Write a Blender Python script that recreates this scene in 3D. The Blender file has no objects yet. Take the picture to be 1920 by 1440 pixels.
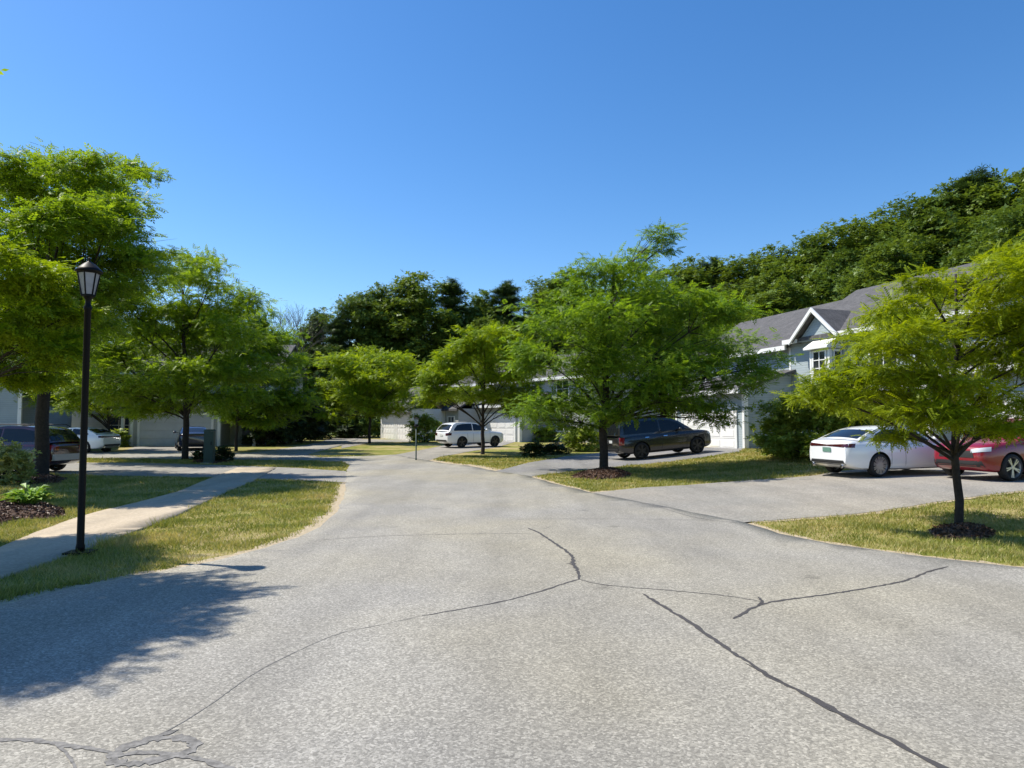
import bpy, bmesh, math, random
import numpy as np
from mathutils import Vector, Matrix
from mathutils.bvhtree import BVHTree
from mathutils.geometry import delaunay_2d_cdt

sc = bpy.context.scene
COL = sc.collection
R = math.radians
random.seed(7)

# ------------------------------------------------------------------ survey of the place
F = 1300.0                      # focal length in photograph pixels (1920 wide)
EYE = 1.7
PITCH = math.atan(77.0 / F)
CP, SP = math.cos(PITCH), math.sin(PITCH)

def S(t):
    t = 0.0 if t < 0 else 1.0 if t > 1 else t
    return t * t * (3 - 2 * t)

H1O = (11.66, 35.0)             # garage corner of the grey townhouse
H1U = (math.sin(R(18)), -math.cos(R(18)))
H1V = (math.cos(R(18)), math.sin(R(18)))

def h1(X, Y):
    return (H1O[0] + H1U[0] * X + H1V[0] * Y, H1O[1] + H1U[1] * X + H1V[1] * Y)

def h(x, y):
    """height of the terrain"""
    t = max(0.0, y - 26)
    z = 0.015 * t * t / (t + 8)
    z += S((x - 4.5) / 7) * (0.22 + 0.2 * S((y - 18) / 16)) * S((y - 12) / 6)
    d = (x - H1O[0]) * H1V[0] + (y - H1O[1]) * H1V[1] - 15
    if d > 0:
        z += 3.0 * S(d / 30) * S((x - 2) / 18)
    return z

def ray(px, py):
    rx, ru = (px - 960) / F, (720 - py) / F
    return rx, CP - SP * ru, SP + CP * ru      # x, y, z

def at(px, py):
    """where the sight line through a surveyed pixel of the photograph meets the terrain"""
    dx, dy, dz = ray(px, py)
    f = lambda Y: EYE + dz / dy * Y - h(dx / dy * Y, Y)
    y0 = 0.5
    y1 = y0
    while y1 < 160:
        y1 = y0 + 0.4
        if f(y1) < 0:
            break
        y0 = y1
    for _ in range(24):
        m = (y0 + y1) / 2
        if f(m) < 0: y1 = m
        else: y0 = m
    Y = (y0 + y1) / 2
    return (dx / dy * Y, Y)

def sight(px, py, Y):
    dx, dy, dz = ray(px, py)
    return (dx / dy * Y, Y, EYE + dz / dy * Y)

# ------------------------------------------------------------------ materials
MATS = {}
def mat(name):
    m = bpy.data.materials.new(name); m.use_nodes = True
    nt = m.node_tree; nt.nodes.clear()
    out = nt.nodes.new('ShaderNodeOutputMaterial')
    MATS[name] = m
    return m, nt, out

def node(nt, typ, inp=None, **kw):
    n = nt.nodes.new(typ)
    for k, v in kw.items():
        setattr(n, k, v)
    for k, v in (inp or {}).items():
        if hasattr(v, 'outputs'): v = v.outputs[0]
        if isinstance(v, bpy.types.NodeSocket): nt.links.new(v, n.inputs[k])
        else: n.inputs[k].default_value = v
    return n

def ramp(nt, fac, stops, interp='LINEAR'):
    n = nt.nodes.new('ShaderNodeValToRGB'); n.color_ramp.interpolation = interp
    e = n.color_ramp.elements
    while len(e) < len(stops): e.new(0.5)
    for i, (p, c) in enumerate(stops):
        e[i].position = p; e[i].color = (c[0], c[1], c[2], 1) if not isinstance(c, (int, float)) else (c, c, c, 1)
    nt.links.new(fac, n.inputs[0])
    return n

def mix(nt, fac, a, b, mode='MIX'):
    n = nt.nodes.new('ShaderNodeMix'); n.data_type = 'RGBA'; n.blend_type = mode
    for i, v in ((0, fac), (6, a), (7, b)):
        if isinstance(v, bpy.types.NodeSocket): nt.links.new(v, n.inputs[i]); continue
        if hasattr(v, 'outputs'): v = v.outputs[0] if v.bl_idname != 'ShaderNodeMix' else v.outputs[2]
        if isinstance(v, bpy.types.NodeSocket): nt.links.new(v, n.inputs[i])
        elif i == 0: n.inputs[0].default_value = v
        else: n.inputs[i].default_value = (v[0], v[1], v[2], 1)
    return n.outputs[2]

def pos(nt, scale=None):
    g = nt.nodes.new('ShaderNodeNewGeometry')
    if scale is None: return g.outputs['Position']
    mp = nt.nodes.new('ShaderNodeMapping'); nt.links.new(g.outputs['Position'], mp.inputs[0])
    mp.inputs['Scale'].default_value = scale
    return mp.outputs[0]

def noise(nt, vec, scale, detail=4, rough=0.55):
    return node(nt, 'ShaderNodeTexNoise', {'Vector': vec, 'Scale': scale, 'Detail': detail, 'Roughness': rough}).outputs['Fac']

def simple(name, col, rough=0.6, metal=0.0, coat=0.0, var=0.0, vscale=3.0, bump=0.0, bscale=30.0, spec=0.5):
    m, nt, out = mat(name)
    b = node(nt, 'ShaderNodeBsdfPrincipled', {'Roughness': rough, 'Metallic': metal, 'Coat Weight': coat, 'Coat Roughness': 0.04, 'Specular IOR Level': spec})
    c = (*col, 1)
    if var:
        tc = nt.nodes.new('ShaderNodeTexCoord')
        f = noise(nt, tc.outputs['Object'], vscale)
        r = ramp(nt, f, [(0.3, [k * (1 - var) for k in col]), (0.7, [min(1, k * (1 + var)) for k in col])])
        nt.links.new(r.outputs[0], b.inputs['Base Color'])
    else:
        b.inputs['Base Color'].default_value = c
    if bump:
        tc = nt.nodes.new('ShaderNodeTexCoord')
        f = noise(nt, tc.outputs['Object'], bscale)
        bp = node(nt, 'ShaderNodeBump', {'Height': f, 'Strength': bump, 'Distance': 0.02})
        nt.links.new(bp.outputs[0], b.inputs['Normal'])
    nt.links.new(b.outputs[0], out.inputs[0])
    return m

def leafmat(name, c1, c2, c3, trans=0.52, nscale=0.7, tint=(1.3, 1.2, 0.5), rw=0.55):
    """leaf: diffuse top, light shining through, colour differing leaf by leaf and spray by spray"""
    m, nt, out = mat(name)
    g = nt.nodes.new('ShaderNodeNewGeometry')
    f = noise(nt, g.outputs['Position'], nscale, 3)
    a = node(nt, 'ShaderNodeMath', {0: g.outputs['Random Per Island'], 1: rw}, operation='MULTIPLY')
    b = node(nt, 'ShaderNodeMath', {0: f, 1: 1 - rw, 2: a.outputs[0]}, operation='MULTIPLY_ADD')
    r = ramp(nt, b.outputs[0], [(0.15, c1), (0.48, c2), (0.85, c3)] if rw > .4 else [(0.3, c1), (0.46, c2), (0.66, c3)])
    p = node(nt, 'ShaderNodeBsdfPrincipled', {'Base Color': r.outputs[0], 'Roughness': 0.5, 'Specular IOR Level': 0.3})
    tcol = mix(nt, 1.0, r, tint, 'MULTIPLY')
    t = node(nt, 'ShaderNodeBsdfTranslucent', {'Color': tcol})
    ms = node(nt, 'ShaderNodeMixShader', {0: trans, 1: p.outputs[0], 2: t.outputs[0]})
    nt.links.new(ms.outputs[0], out.inputs[0])
    return m

def asphalt(name, base, warm, speck=1.0, scale=62.0):
    m, nt, out = mat(name)
    P = pos(nt)
    v = node(nt, 'ShaderNodeTexVoronoi', {'Vector': P, 'Scale': scale, 'Randomness': 1.0})
    sep = node(nt, 'ShaderNodeSeparateColor', {0: v.outputs['Color']})
    k = speck
    st = ramp(nt, sep.outputs[0], [(0.0, 1 - .62 * k), (0.25, 1 - .36 * k), (0.55, 1.0), (0.85, 1 + .42 * k), (1.0, 1 + 1.0 * k)])
    v2 = node(nt, 'ShaderNodeTexVoronoi', {'Vector': P, 'Scale': scale * 2.3})
    sep2 = node(nt, 'ShaderNodeSeparateColor', {0: v2.outputs['Color']})
    st2 = ramp(nt, sep2.outputs[1], [(0, 1 - .3 * k), (1, 1 + .3 * k)])
    big = noise(nt, P, 0.16, 3)
    wr = ramp(nt, big, [(0.42, base), (0.6, warm)])
    med = noise(nt, pos(nt, (1, 0.45, 1)), 1.3, 5, 0.65)
    mr = ramp(nt, med, [(0.3, 0.86), (0.7, 1.1)])
    ln = noise(nt, pos(nt, (1.0, 0.06, 1)), 0.9, 2, 0.5)
    lr = ramp(nt, ln, [(0.35, 0.90), (0.62, 1.06)])
    st_ = node(nt, 'ShaderNodeTexVoronoi', {'Vector': pos(nt), 'Scale': 0.8, 'Randomness': 1.0})
    wob = noise(nt, P, 6.0, 4, .7)
    dd = node(nt, 'ShaderNodeMath', {0: wob, 1: 0.22, 2: st_.outputs['Distance']}, operation='MULTIPLY_ADD')
    sr = ramp(nt, dd.outputs[0], [(0.13, 0.72), (0.22, 1.0)])
    wr = mix(nt, 1.0, wr, lr, 'MULTIPLY'); wr = mix(nt, 1.0, wr, sr, 'MULTIPLY')
    c = mix(nt, 1.0, wr, mr, 'MULTIPLY'); c = mix(nt, 1.0, c, st, 'MULTIPLY'); c = mix(nt, 1.0, c, st2, 'MULTIPLY')
    b = node(nt, 'ShaderNodeBsdfPrincipled', {'Base Color': c, 'Roughness': 0.85, 'Specular IOR Level': 0.25})
    bp = node(nt, 'ShaderNodeBump', {'Height': sep.outputs[0], 'Strength': 0.35, 'Distance': 0.006})
    nt.links.new(bp.outputs[0], b.inputs['Normal'])
    nt.links.new(b.outputs[0], out.inputs[0])
    return m

ROAD = asphalt('asphalt', (0.272, 0.258, 0.228), (0.30, 0.275, 0.215), 0.5, 74)
DRIVE = asphalt('driveway_asphalt', (0.25, 0.238, 0.213), (0.29, 0.265, 0.225), 0.35, 40)
DRIVEG = asphalt('driveway_grey', (0.2, 0.195, 0.195), (0.24, 0.23, 0.21), 0.4, 40)
CONC = asphalt('concrete', (0.41, 0.335, 0.24), (0.45, 0.375, 0.275), 0.16, 30)
TAR = simple('tar', (0.055, 0.05, 0.048), 0.8)
TARG = simple('old_tar', (0.17, 0.162, 0.15), 0.9, var=.45, vscale=30)

def groundmat():
    m, nt, out = mat('lawn_ground')
    P = pos(nt)
    n1 = noise(nt, P, 0.35, 6, 0.62); n2 = noise(nt, P, 3.0, 5, 0.7); n3 = noise(nt, P, 45, 3, 0.7)
    a = node(nt, 'ShaderNodeMath', {0: n1, 1: 0.6}, operation='MULTIPLY')
    b = node(nt, 'ShaderNodeMath', {0: n2, 1: 0.4, 2: a.outputs[0]}, operation='MULTIPLY_ADD')
    r = ramp(nt, b.outputs[0], [(0.36, (0.13, 0.16, 0.028)), (0.45, (0.2, 0.21, 0.045)), (0.51, (0.3, 0.26, 0.09)), (0.6, (0.4, 0.32, 0.17))])
    f = ramp(nt, n3, [(0.3, 0.6), (0.7, 1.3)])
    c = mix(nt, 1.0, r, f, 'MULTIPLY')
    b = node(nt, 'ShaderNodeBsdfPrincipled', {'Base Color': c, 'Roughness': 0.95, 'Specular IOR Level': 0.1})
    bp = node(nt, 'ShaderNodeBump', {'Height': n3, 'Strength': 0.6, 'Distance': 0.03})
    nt.links.new(bp.outputs[0], b.inputs['Normal'])
    nt.links.new(b.outputs[0], out.inputs[0])
    return m
GROUND = groundmat()
SAND = simple('sandy_verge', (0.40, 0.325, 0.215), 0.95, var=.28, vscale=14, bump=.5, bscale=90)
MULCH = simple('mulch', (0.085, 0.045, 0.026), 0.95, var=.6, vscale=22, bump=1.0, bscale=60)
BLADE = leafmat('grass_blade', (0.14, 0.18, 0.025), (0.27, 0.29, 0.06), (0.52, 0.43, 0.19), 0.35, 0.8, (1.15, 1.1, .6), 0.28)
BARK = simple('bark', (0.032, 0.025, 0.02), 0.95, var=.4, vscale=14, bump=.8, bscale=26)
BARKG = simple('grey_bark', (0.08, 0.07, 0.06), 0.95, var=.4, vscale=9)
LOCUST = leafmat('locust_leaf', (0.090, 0.164, 0.013), (0.180, 0.291, 0.017), (0.296, 0.408, 0.031))
LIME = leafmat('sunburst_leaf', (0.125, 0.185, 0.006), (0.225, 0.3, 0.007), (0.335, 0.405, 0.014), 0.5)
LOCUSTB = leafmat('bright_locust_leaf', (0.115, 0.188, 0.010), (0.219, 0.324, 0.012), (0.345, 0.439, 0.023), 0.45)
LOCUSTD = leafmat('deep_locust_leaf', (0.069, 0.144, 0.015), (0.139, 0.250, 0.019), (0.245, 0.361, 0.031))
WOODA = leafmat('woodland_leaf', (0.066, 0.116, 0.026), (0.121, 0.193, 0.035), (0.187, 0.264, 0.055), 0.28, 0.25)
WOODB = leafmat('woodland_leaf_bright', (0.075, 0.125, 0.022), (0.135, 0.205, 0.03), (0.2, 0.275, 0.05), 0.3, 0.25)
PINE = leafmat('pine_needle', (0.035, 0.07, 0.026), (0.065, 0.115, 0.036), (0.105, 0.165, 0.052), 0.15, 0.3)
SHRUBL = leafmat('shrub_leaf', (0.13, 0.19, 0.02), (0.25, 0.34, 0.045), (0.36, 0.43, 0.1), 0.35, 1.5)
PALEL = leafmat('pale_leaf', (0.26, 0.31, 0.09), (0.44, 0.48, 0.18), (0.62, 0.62, 0.34), 0.35, 2.0)
HOSTA = leafmat('hosta_leaf', (0.10, 0.2, 0.025), (0.2, 0.36, 0.05), (0.38, 0.52, 0.16), 0.35, 3.0)
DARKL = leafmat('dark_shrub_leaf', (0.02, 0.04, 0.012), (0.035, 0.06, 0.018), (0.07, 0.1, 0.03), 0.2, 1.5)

def siding(name, col):
    m, nt, out = mat(name)
    tc = nt.nodes.new('ShaderNodeTexCoord')
    sp = node(nt, 'ShaderNodeSeparateXYZ', {0: tc.outputs['Object']})
    a = node(nt, 'ShaderNodeMath', {0: sp.outputs[2], 1: 8.0}, operation='MULTIPLY')
    fr = node(nt, 'ShaderNodeMath', {0: a.outputs[0]}, operation='FRACT')
    r = ramp(nt, fr.outputs[0], [(0.0, 0.55), (0.1, 0.95), (1.0, 1.0)])
    n = noise(nt, tc.outputs['Object'], 1.2, 4)
    nr = ramp(nt, n, [(0.3, [c * .9 for c in col]), (0.7, [c * 1.06 for c in col])])
    c = mix(nt, 1.0, nr, r, 'MULTIPLY')
    b = node(nt, 'ShaderNodeBsdfPrincipled', {'Base Color': c, 'Roughness': 0.6, 'Specular IOR Level': 0.3})
    inv = node(nt, 'ShaderNodeMath', {0: 1.0, 1: fr.outputs[0]}, operation='SUBTRACT')
    bp = node(nt, 'ShaderNodeBump', {'Height': inv.outputs[0], 'Strength': 0.5, 'Distance': 0.015})
    nt.links.new(bp.outputs[0], b.inputs['Normal']); nt.links.new(b.outputs[0], out.inputs[0])
    return m
SIDING = siding('grey_blue_siding', (0.36, 0.415, 0.43))
SIDEB = siding('pale_siding', (0.42, 0.435, 0.42))

WSIDE = siding('white_siding', (0.72, 0.72, 0.69))

def shingle():
    m, nt, out = mat('roof_shingle')
    tc = nt.nodes.new('ShaderNodeTexCoord')
    br = node(nt, 'ShaderNodeTexBrick', {'Vector': tc.outputs['Object'], 'Scale': 4.0, 'Color1': (0.07, 0.068, 0.07, 1), 'Color2': (0.11, 0.105, 0.105, 1), 'Mortar': (0.05, 0.05, 0.05, 1), 'Mortar Size': 0.012})
    n = noise(nt, tc.outputs['Object'], 2.0, 6, .7)
    r = ramp(nt, n, [(0.3, 0.75), (0.7, 1.2)])
    c = mix(nt, 1.0, br, r, 'MULTIPLY')
    b = node(nt, 'ShaderNodeBsdfPrincipled', {'Base Color': c, 'Roughness': 0.9})
    bp = node(nt, 'ShaderNodeBump', {'Height': n, 'Strength': 0.4, 'Distance': 0.03})
    nt.links.new(bp.outputs[0], b.inputs['Normal']); nt.links.new(b.outputs[0], out.inputs[0])
    return m
ROOF = shingle()
WHITE = simple('white_trim', (0.78, 0.78, 0.75), 0.5, var=.05)
DOORW = simple('white_garage_door', (0.8, 0.79, 0.76), 0.5, var=.04)
DOORG = simple('pale_grey_door', (0.5, 0.53, 0.53), 0.5, var=.05)
PANE = simple('window_glass', (0.02, 0.025, 0.03), 0.06, spec=1.0)
DARKDOOR = simple('dark_door', (0.05, 0.05, 0.055), 0.4)
BLACKM = simple('black_metal', (0.005, 0.005, 0.0055), 0.5, spec=.16)
LGLASS = simple('frosted_lamp_glass', (0.30, 0.30, 0.33), 0.35, var=.12, vscale=12)
GREENBOX = simple('green_box_paint', (0.022, 0.055, 0.042), 0.55)
CONCRETE = simple('foundation', (0.36, 0.35, 0.33), 0.9, var=.15)

PW = simple('white_car_paint', (0.78, 0.79, 0.8), 0.28, coat=1.0)
PR = simple('red_car_paint', (0.22, 0.003, 0.012), 0.3, coat=.8)
PB = simple('black_car_paint', (0.018, 0.017, 0.018), 0.25, coat=1.0)
PN = simple('navy_car_paint', (0.018, 0.022, 0.05), 0.25, coat=1.0)
PM = simple('maroon_car_paint', (0.05, 0.008, 0.01), 0.25, coat=1.0)
CGLASS = simple('car_glass', (0.010, 0.012, 0.014), 0.04, spec=.45)
RUBBER = simple('rubber', (0.015, 0.015, 0.016), 0.8)
PLASTIC = simple('black_plastic', (0.02, 0.02, 0.021), 0.6)
ALLOY = simple('alloy', (0.55, 0.56, 0.57), 0.3, metal=.8)
DALLOY = simple('dark_alloy', (0.07, 0.07, 0.075), 0.35, metal=.6)
REDL = simple('tail_lens', (0.25, 0.01, 0.012), 0.12, coat=1.0)
DREDL = simple('dark_tail_lens', (0.06, 0.008, 0.01), 0.1, coat=1.0)
HEADL = simple('headlamp_lens', (0.55, 0.57, 0.6), 0.08, coat=1.0)
CHROME = simple('chrome', (0.75, 0.75, 0.76), 0.15, metal=1.0)
PLATE = simple('green_number_plate', (0.13, 0.25, 0.2), 0.4)
PLATEW = simple('white_number_plate', (0.6, 0.62, 0.6), 0.4)
SILVER = simple('silver_bumper', (0.42, 0.43, 0.42), 0.35, metal=.4)

# ------------------------------------------------------------------ mesh tools
class MB:
    def __init__(self): self.v = []; self.f = []; self.m = []
    def add(self, vs, fs, mi=0):
        o = len(self.v); self.v += [tuple(p) for p in vs]
        for f in fs: self.f.append([o + i for i in f]); self.m.append(mi)
    def box(self, x0, x1, y0, y1, z0, z1, mi=0):
        self.add([(x0, y0, z0), (x1, y0, z0), (x1, y1, z0), (x0, y1, z0), (x0, y0, z1), (x1, y0, z1), (x1, y1, z1), (x0, y1, z1)],
                 [(3, 2, 1, 0), (4, 5, 6, 7), (0, 1, 5, 4), (1, 2, 6, 5), (2, 3, 7, 6), (3, 0, 4, 7)], mi)
        return self
    def prism(self, poly, axis, a, b, mi=0):
        """poly in the two other axes, extruded along axis from a to b"""
        def P(p, t):
            return (t, p[0], p[1]) if axis == 'x' else (p[0], t, p[1]) if axis == 'y' else (p[0], p[1], t)
        n = len(poly)
        self.add([P(p, a) for p in poly] + [P(p, b) for p in poly],
                 [list(range(n))[::-1], list(range(n, 2 * n))] + [(i, (i + 1) % n, n + (i + 1) % n, n + i) for i in range(n)], mi)
        return self
    def tube(self, pts, rad, n=6, mi=0, cap=True):
        pts = [Vector(p) for p in pts]
        o = len(self.v); up = Vector((0.31, 0.17, 0.93))
        for i, p in enumerate(pts):
            d = (pts[min(i + 1, len(pts) - 1)] - pts[max(i - 1, 0)])
            if d.length < 1e-6: d = Vector((0, 0, 1))
            d.normalize(); a = d.cross(up)
            if a.length < .05: a = d.cross(Vector((1, 0, 0)))
            a.normalize(); b = d.cross(a)
            for k in range(n):
                t = 2 * math.pi * k / n
                self.v.append(tuple(p + (a * math.cos(t) + b * math.sin(t)) * rad[i]))
        for i in range(len(pts) - 1):
            for k in range(n):
                self.f.append([o + i * n + k, o + i * n + (k + 1) % n, o + (i + 1) * n + (k + 1) % n, o + (i + 1) * n + k]); self.m.append(mi)
        if cap:
            self.f.append([o + k for k in range(n)][::-1]); self.m.append(mi)
            self.f.append([o + (len(pts) - 1) * n + k for k in range(n)]); self.m.append(mi)
        return self
    def lathe(self, prof, n=20, axis='z', c=(0, 0, 0), mi=0, cap=True):
        o = len(self.v)
        for r, t in prof:
            for k in range(n):
                a = 2 * math.pi * (k + .5) / n; u, w = r * math.cos(a), r * math.sin(a)
                p = (u, w, t) if axis == 'z' else (u, t, w)
                self.v.append((p[0] + c[0], p[1] + c[1], p[2] + c[2]))
        for i in range(len(prof) - 1):
            for k in range(n):
                self.f.append([o + i * n + k, o + i * n + (k + 1) % n, o + (i + 1) * n + (k + 1) % n, o + (i + 1) * n + k]); self.m.append(mi)
        if cap:
            self.f.append([o + k for k in range(n)][::-1]); self.m.append(mi)
            self.f.append([o + (len(prof) - 1) * n + k for k in range(n)]); self.m.append(mi)
        return self
    def build(self, name, mats, parent=None, smooth=False, fix=True):
        me = bpy.data.meshes.new(name); me.from_pydata(self.v, [], self.f)
        for m in (mats if isinstance(mats, (list, tuple)) else [mats]): me.materials.append(m)
        if any(self.m): me.polygons.foreach_set('material_index', self.m)
        if fix:
            bm = bmesh.new(); bm.from_mesh(me); bmesh.ops.recalc_face_normals(bm, faces=bm.faces); bm.to_mesh(me); bm.free()
        if smooth: me.polygons.foreach_set('use_smooth', [True] * len(me.polygons))
        return link(name, me, parent)

def link(name, me, parent=None):
    o = bpy.data.objects.new(name, me); COL.objects.link(o)
    if parent is not None: o.parent = parent
    return o

def tag(o, label=None, cat=None, group=None, kind=None):
    if label: o['label'] = label
    if cat: o['category'] = cat
    if group: o['group'] = group
    if kind: o['kind'] = kind
    return o

def empty(name, loc, rz=0.0, label=None, cat=None, group=None):
    o = bpy.data.objects.new(name, None); COL.objects.link(o)
    o.location = loc; o.rotation_euler = (0, 0, rz); o.empty_display_size = .3
    return tag(o, label, cat, group)

def npmesh(name, verts, nper, mats, mat_idx=None):
    """verts (N*nper,3): N separate polygons of nper corners"""
    V = np.ascontiguousarray(verts, dtype=np.float32); n = len(V) // nper
    me = bpy.data.meshes.new(name)
    me.vertices.add(len(V)); me.vertices.foreach_set('co', V.ravel())
    me.loops.add(len(V)); me.loops.foreach_set('vertex_index', np.arange(len(V), dtype=np.int32))
    me.polygons.add(n); me.polygons.foreach_set('loop_start', np.arange(0, len(V), nper, dtype=np.int32))
    try: me.polygons.foreach_set('loop_total', np.full(n, nper, dtype=np.int32))
    except Exception: pass
    for m in (mats if isinstance(mats, (list, tuple)) else [mats]): me.materials.append(m)
    me.update(calc_edges=True)
    return me

# ------------------------------------------------------------------ ground and paving
def terrain():
    xs = np.concatenate([-np.geomspace(400, 24, 16), np.arange(-23, 33, .5), np.geomspace(33, 400, 18)])
    ys = np.concatenate([-np.geomspace(60, 7, 6), np.arange(-6, 62, .5), np.geomspace(62, 600, 26)])
    nx, ny = len(xs), len(ys)
    V = [(float(x), float(y), h(x, y)) for y in ys for x in xs]
    Fc = [(j * nx + i, j * nx + i + 1, (j + 1) * nx + i + 1, (j + 1) * nx + i) for j in range(ny - 1) for i in range(nx - 1)]
    me = bpy.data.meshes.new('ground'); me.from_pydata(V, [], Fc); me.materials.append(GROUND)
    me.polygons.foreach_set('use_smooth', [True] * len(Fc))
    tag(link('ground', me), kind='structure')
terrain()

def outline(pts, step=0.35, jit=0.03):
    """world outline, cut into short steps with a broken edge"""
    rnd = random.Random(len(pts) * 17 + int(pts[0][0] * 10))
    out = []
    for i, a in enumerate(pts):
        b = pts[(i + 1) % len(pts)]
        d = math.hypot(b[0] - a[0], b[1] - a[1]); n = max(1, int(d / step))
        for k in range(n):
            t = k / n
            j = jit if k else jit * .3
            out.append((a[0] + (b[0] - a[0]) * t + rnd.uniform(-j, j), a[1] + (b[1] - a[1]) * t + rnd.uniform(-j, j)))
    return out

def inside(poly, X, Y):
    p = np.asarray(poly); r = np.zeros(len(X), bool); j = len(p) - 1
    for i in range(len(p)):
        xi, yi, xj, yj = p[i, 0], p[i, 1], p[j, 0], p[j, 1]
        if yi != yj:
            c = ((yi > Y) != (yj > Y)) & (X < (xj - xi) * (Y - yi) / (yj - yi) + xi)
            r ^= c
        j = i
    return r

def px(*pts): return [at(*p) for p in pts]

PAVED = []
def sheet(name, pts, dz, m, jit=0.03, step=0.35, grid=0.6, parent=None, dome=None, skirt=0):
    poly = outline(pts, step, jit)
    A = np.asarray(poly); lo, hi = A.min(0), A.max(0)
    gx, gy = np.meshgrid(np.arange(lo[0], hi[0], grid), np.arange(lo[1], hi[1], grid))
    gx, gy = gx.ravel(), gy.ravel(); k = inside(poly, gx, gy); n = len(poly)
    vs = [Vector(p) for p in poly] + [Vector((x, y)) for x, y in zip(gx[k], gy[k])]
    v2, _, f2, *_ = delaunay_2d_cdt(vs, [(i, (i + 1) % n) for i in range(n)], [], 1, 1e-4)
    bx = np.array([p[0] for p in v2]); by = np.array([p[1] for p in v2])
    if dome:
        dd = np.sqrt(((bx[:, None] - A[None, :, 0]) ** 2 + (by[:, None] - A[None, :, 1]) ** 2).min(1))
        zz = dome * np.minimum(1, dd / .5) ** .6 + 0.02 * np.sin(bx * 13) * np.sin(by * 11) * np.minimum(1, dd * 4)
    else: zz = np.zeros(len(bx))
    V = [(x, y, h(x, y) + dz + float(z)) for x, y, z in zip(bx, by, zz)]
    me = bpy.data.meshes.new(name); me.from_pydata(V, [], [list(f) for f in f2]); me.materials.append(m)
    bm = bmesh.new(); bm.from_mesh(me)
    for f in bm.faces:
        if f.normal.z < 0: f.normal_flip()
        f.smooth = True
    if skirt:
        g = bmesh.ops.extrude_edge_only(bm, edges=[e for e in bm.edges if e.is_boundary])
        for v in g['geom']:
            if isinstance(v, bmesh.types.BMVert): v.co.z -= skirt
    bm.to_mesh(me); bm.free()
    o = link(name, me, parent)
    PAVED.append(poly)
    return o

EDGE_LEFT = px((-700, 1290), (-300, 1205), (0, 1140), (120, 1110), (250, 1085), (400, 1055), (500, 1030), (560, 1010), (600, 990), (632, 962), (646, 930), (648, 905))
EDGE_T7 = px((1385, 979), (1460, 1003), (1560, 1023), (1700, 1043), (1920, 1068), (2400, 1120))
road_pts = [(-9, -5)] + EDGE_LEFT + px((650, 884), (655, 872), (640, 866), (560, 864), (420, 863), (200, 860), (-150, 858), (-300, 842), (-100, 843), (150, 846),
            (230, 848), (405, 850), (470, 849), (560, 838), (610, 826), (650, 814), (700, 818), (672, 824), (640, 836), (600, 846), (575, 853), (600, 858), (680, 856),
            (742, 853), (790, 862), (830, 869), (880, 874), (928, 884), (990, 893), (1040, 908), (1108, 925)) + EDGE_T7 + [(15, 3), (15, -5)]
road = tag(sheet('road', road_pts, 0.022, ROAD, 0.035, skirt=.05), kind='structure')
def drive(pts, m=DRIVE): tag(sheet('driveway', px(*pts), 0.012, m), kind='structure')
drive([(652, 905), (650, 884), (560, 878), (400, 872), (250, 868), (110, 868), (-150, 868), (-400, 870), (-400, 905), (-100, 895), (100, 890), (250, 894), (400, 897), (520, 900)])
drive([(735, 854), (800, 842), (850, 832), (905, 824), (978, 825), (935, 838), (880, 847), (830, 856), (795, 866), (760, 864)])
drive([(920, 886), (990, 868), (1060, 856), (1150, 845), (1280, 839), (1396, 841), (1385, 848), (1325, 857), (1180, 873), (1060, 886), (990, 895), (960, 897)], DRIVEG)
drive([(1085, 928), (1200, 915), (1350, 905), (1520, 893), (1650, 876), (1720, 862), (1800, 850), (2100, 850), (2400, 880), (2100, 905), (1920, 920), (1750, 943), (1600, 965), (1480, 974), (1390, 981), (1290, 982), (1190, 955)])
drive([(220, 851), (252, 838), (402, 838), (402, 853)])
drive([(640, 818), (665, 823), (770, 825), (770, 829), (700, 829), (640, 841)])
WALK_L = [(-260, 1110), (0, 1030), (60, 1004), (130, 978), (180, 963), (260, 944), (330, 925), (390, 900), (445, 878)]
WALK_R = [(518, 878), (470, 905), (400, 935), (345, 962), (290, 985), (210, 1015), (130, 1045), (0, 1087), (-260, 1180)]
walk = tag(sheet('sidewalk', px(*WALK_L, *WALK_R), 0.035, CONC, 0.02, skirt=.08), kind='structure')

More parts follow.
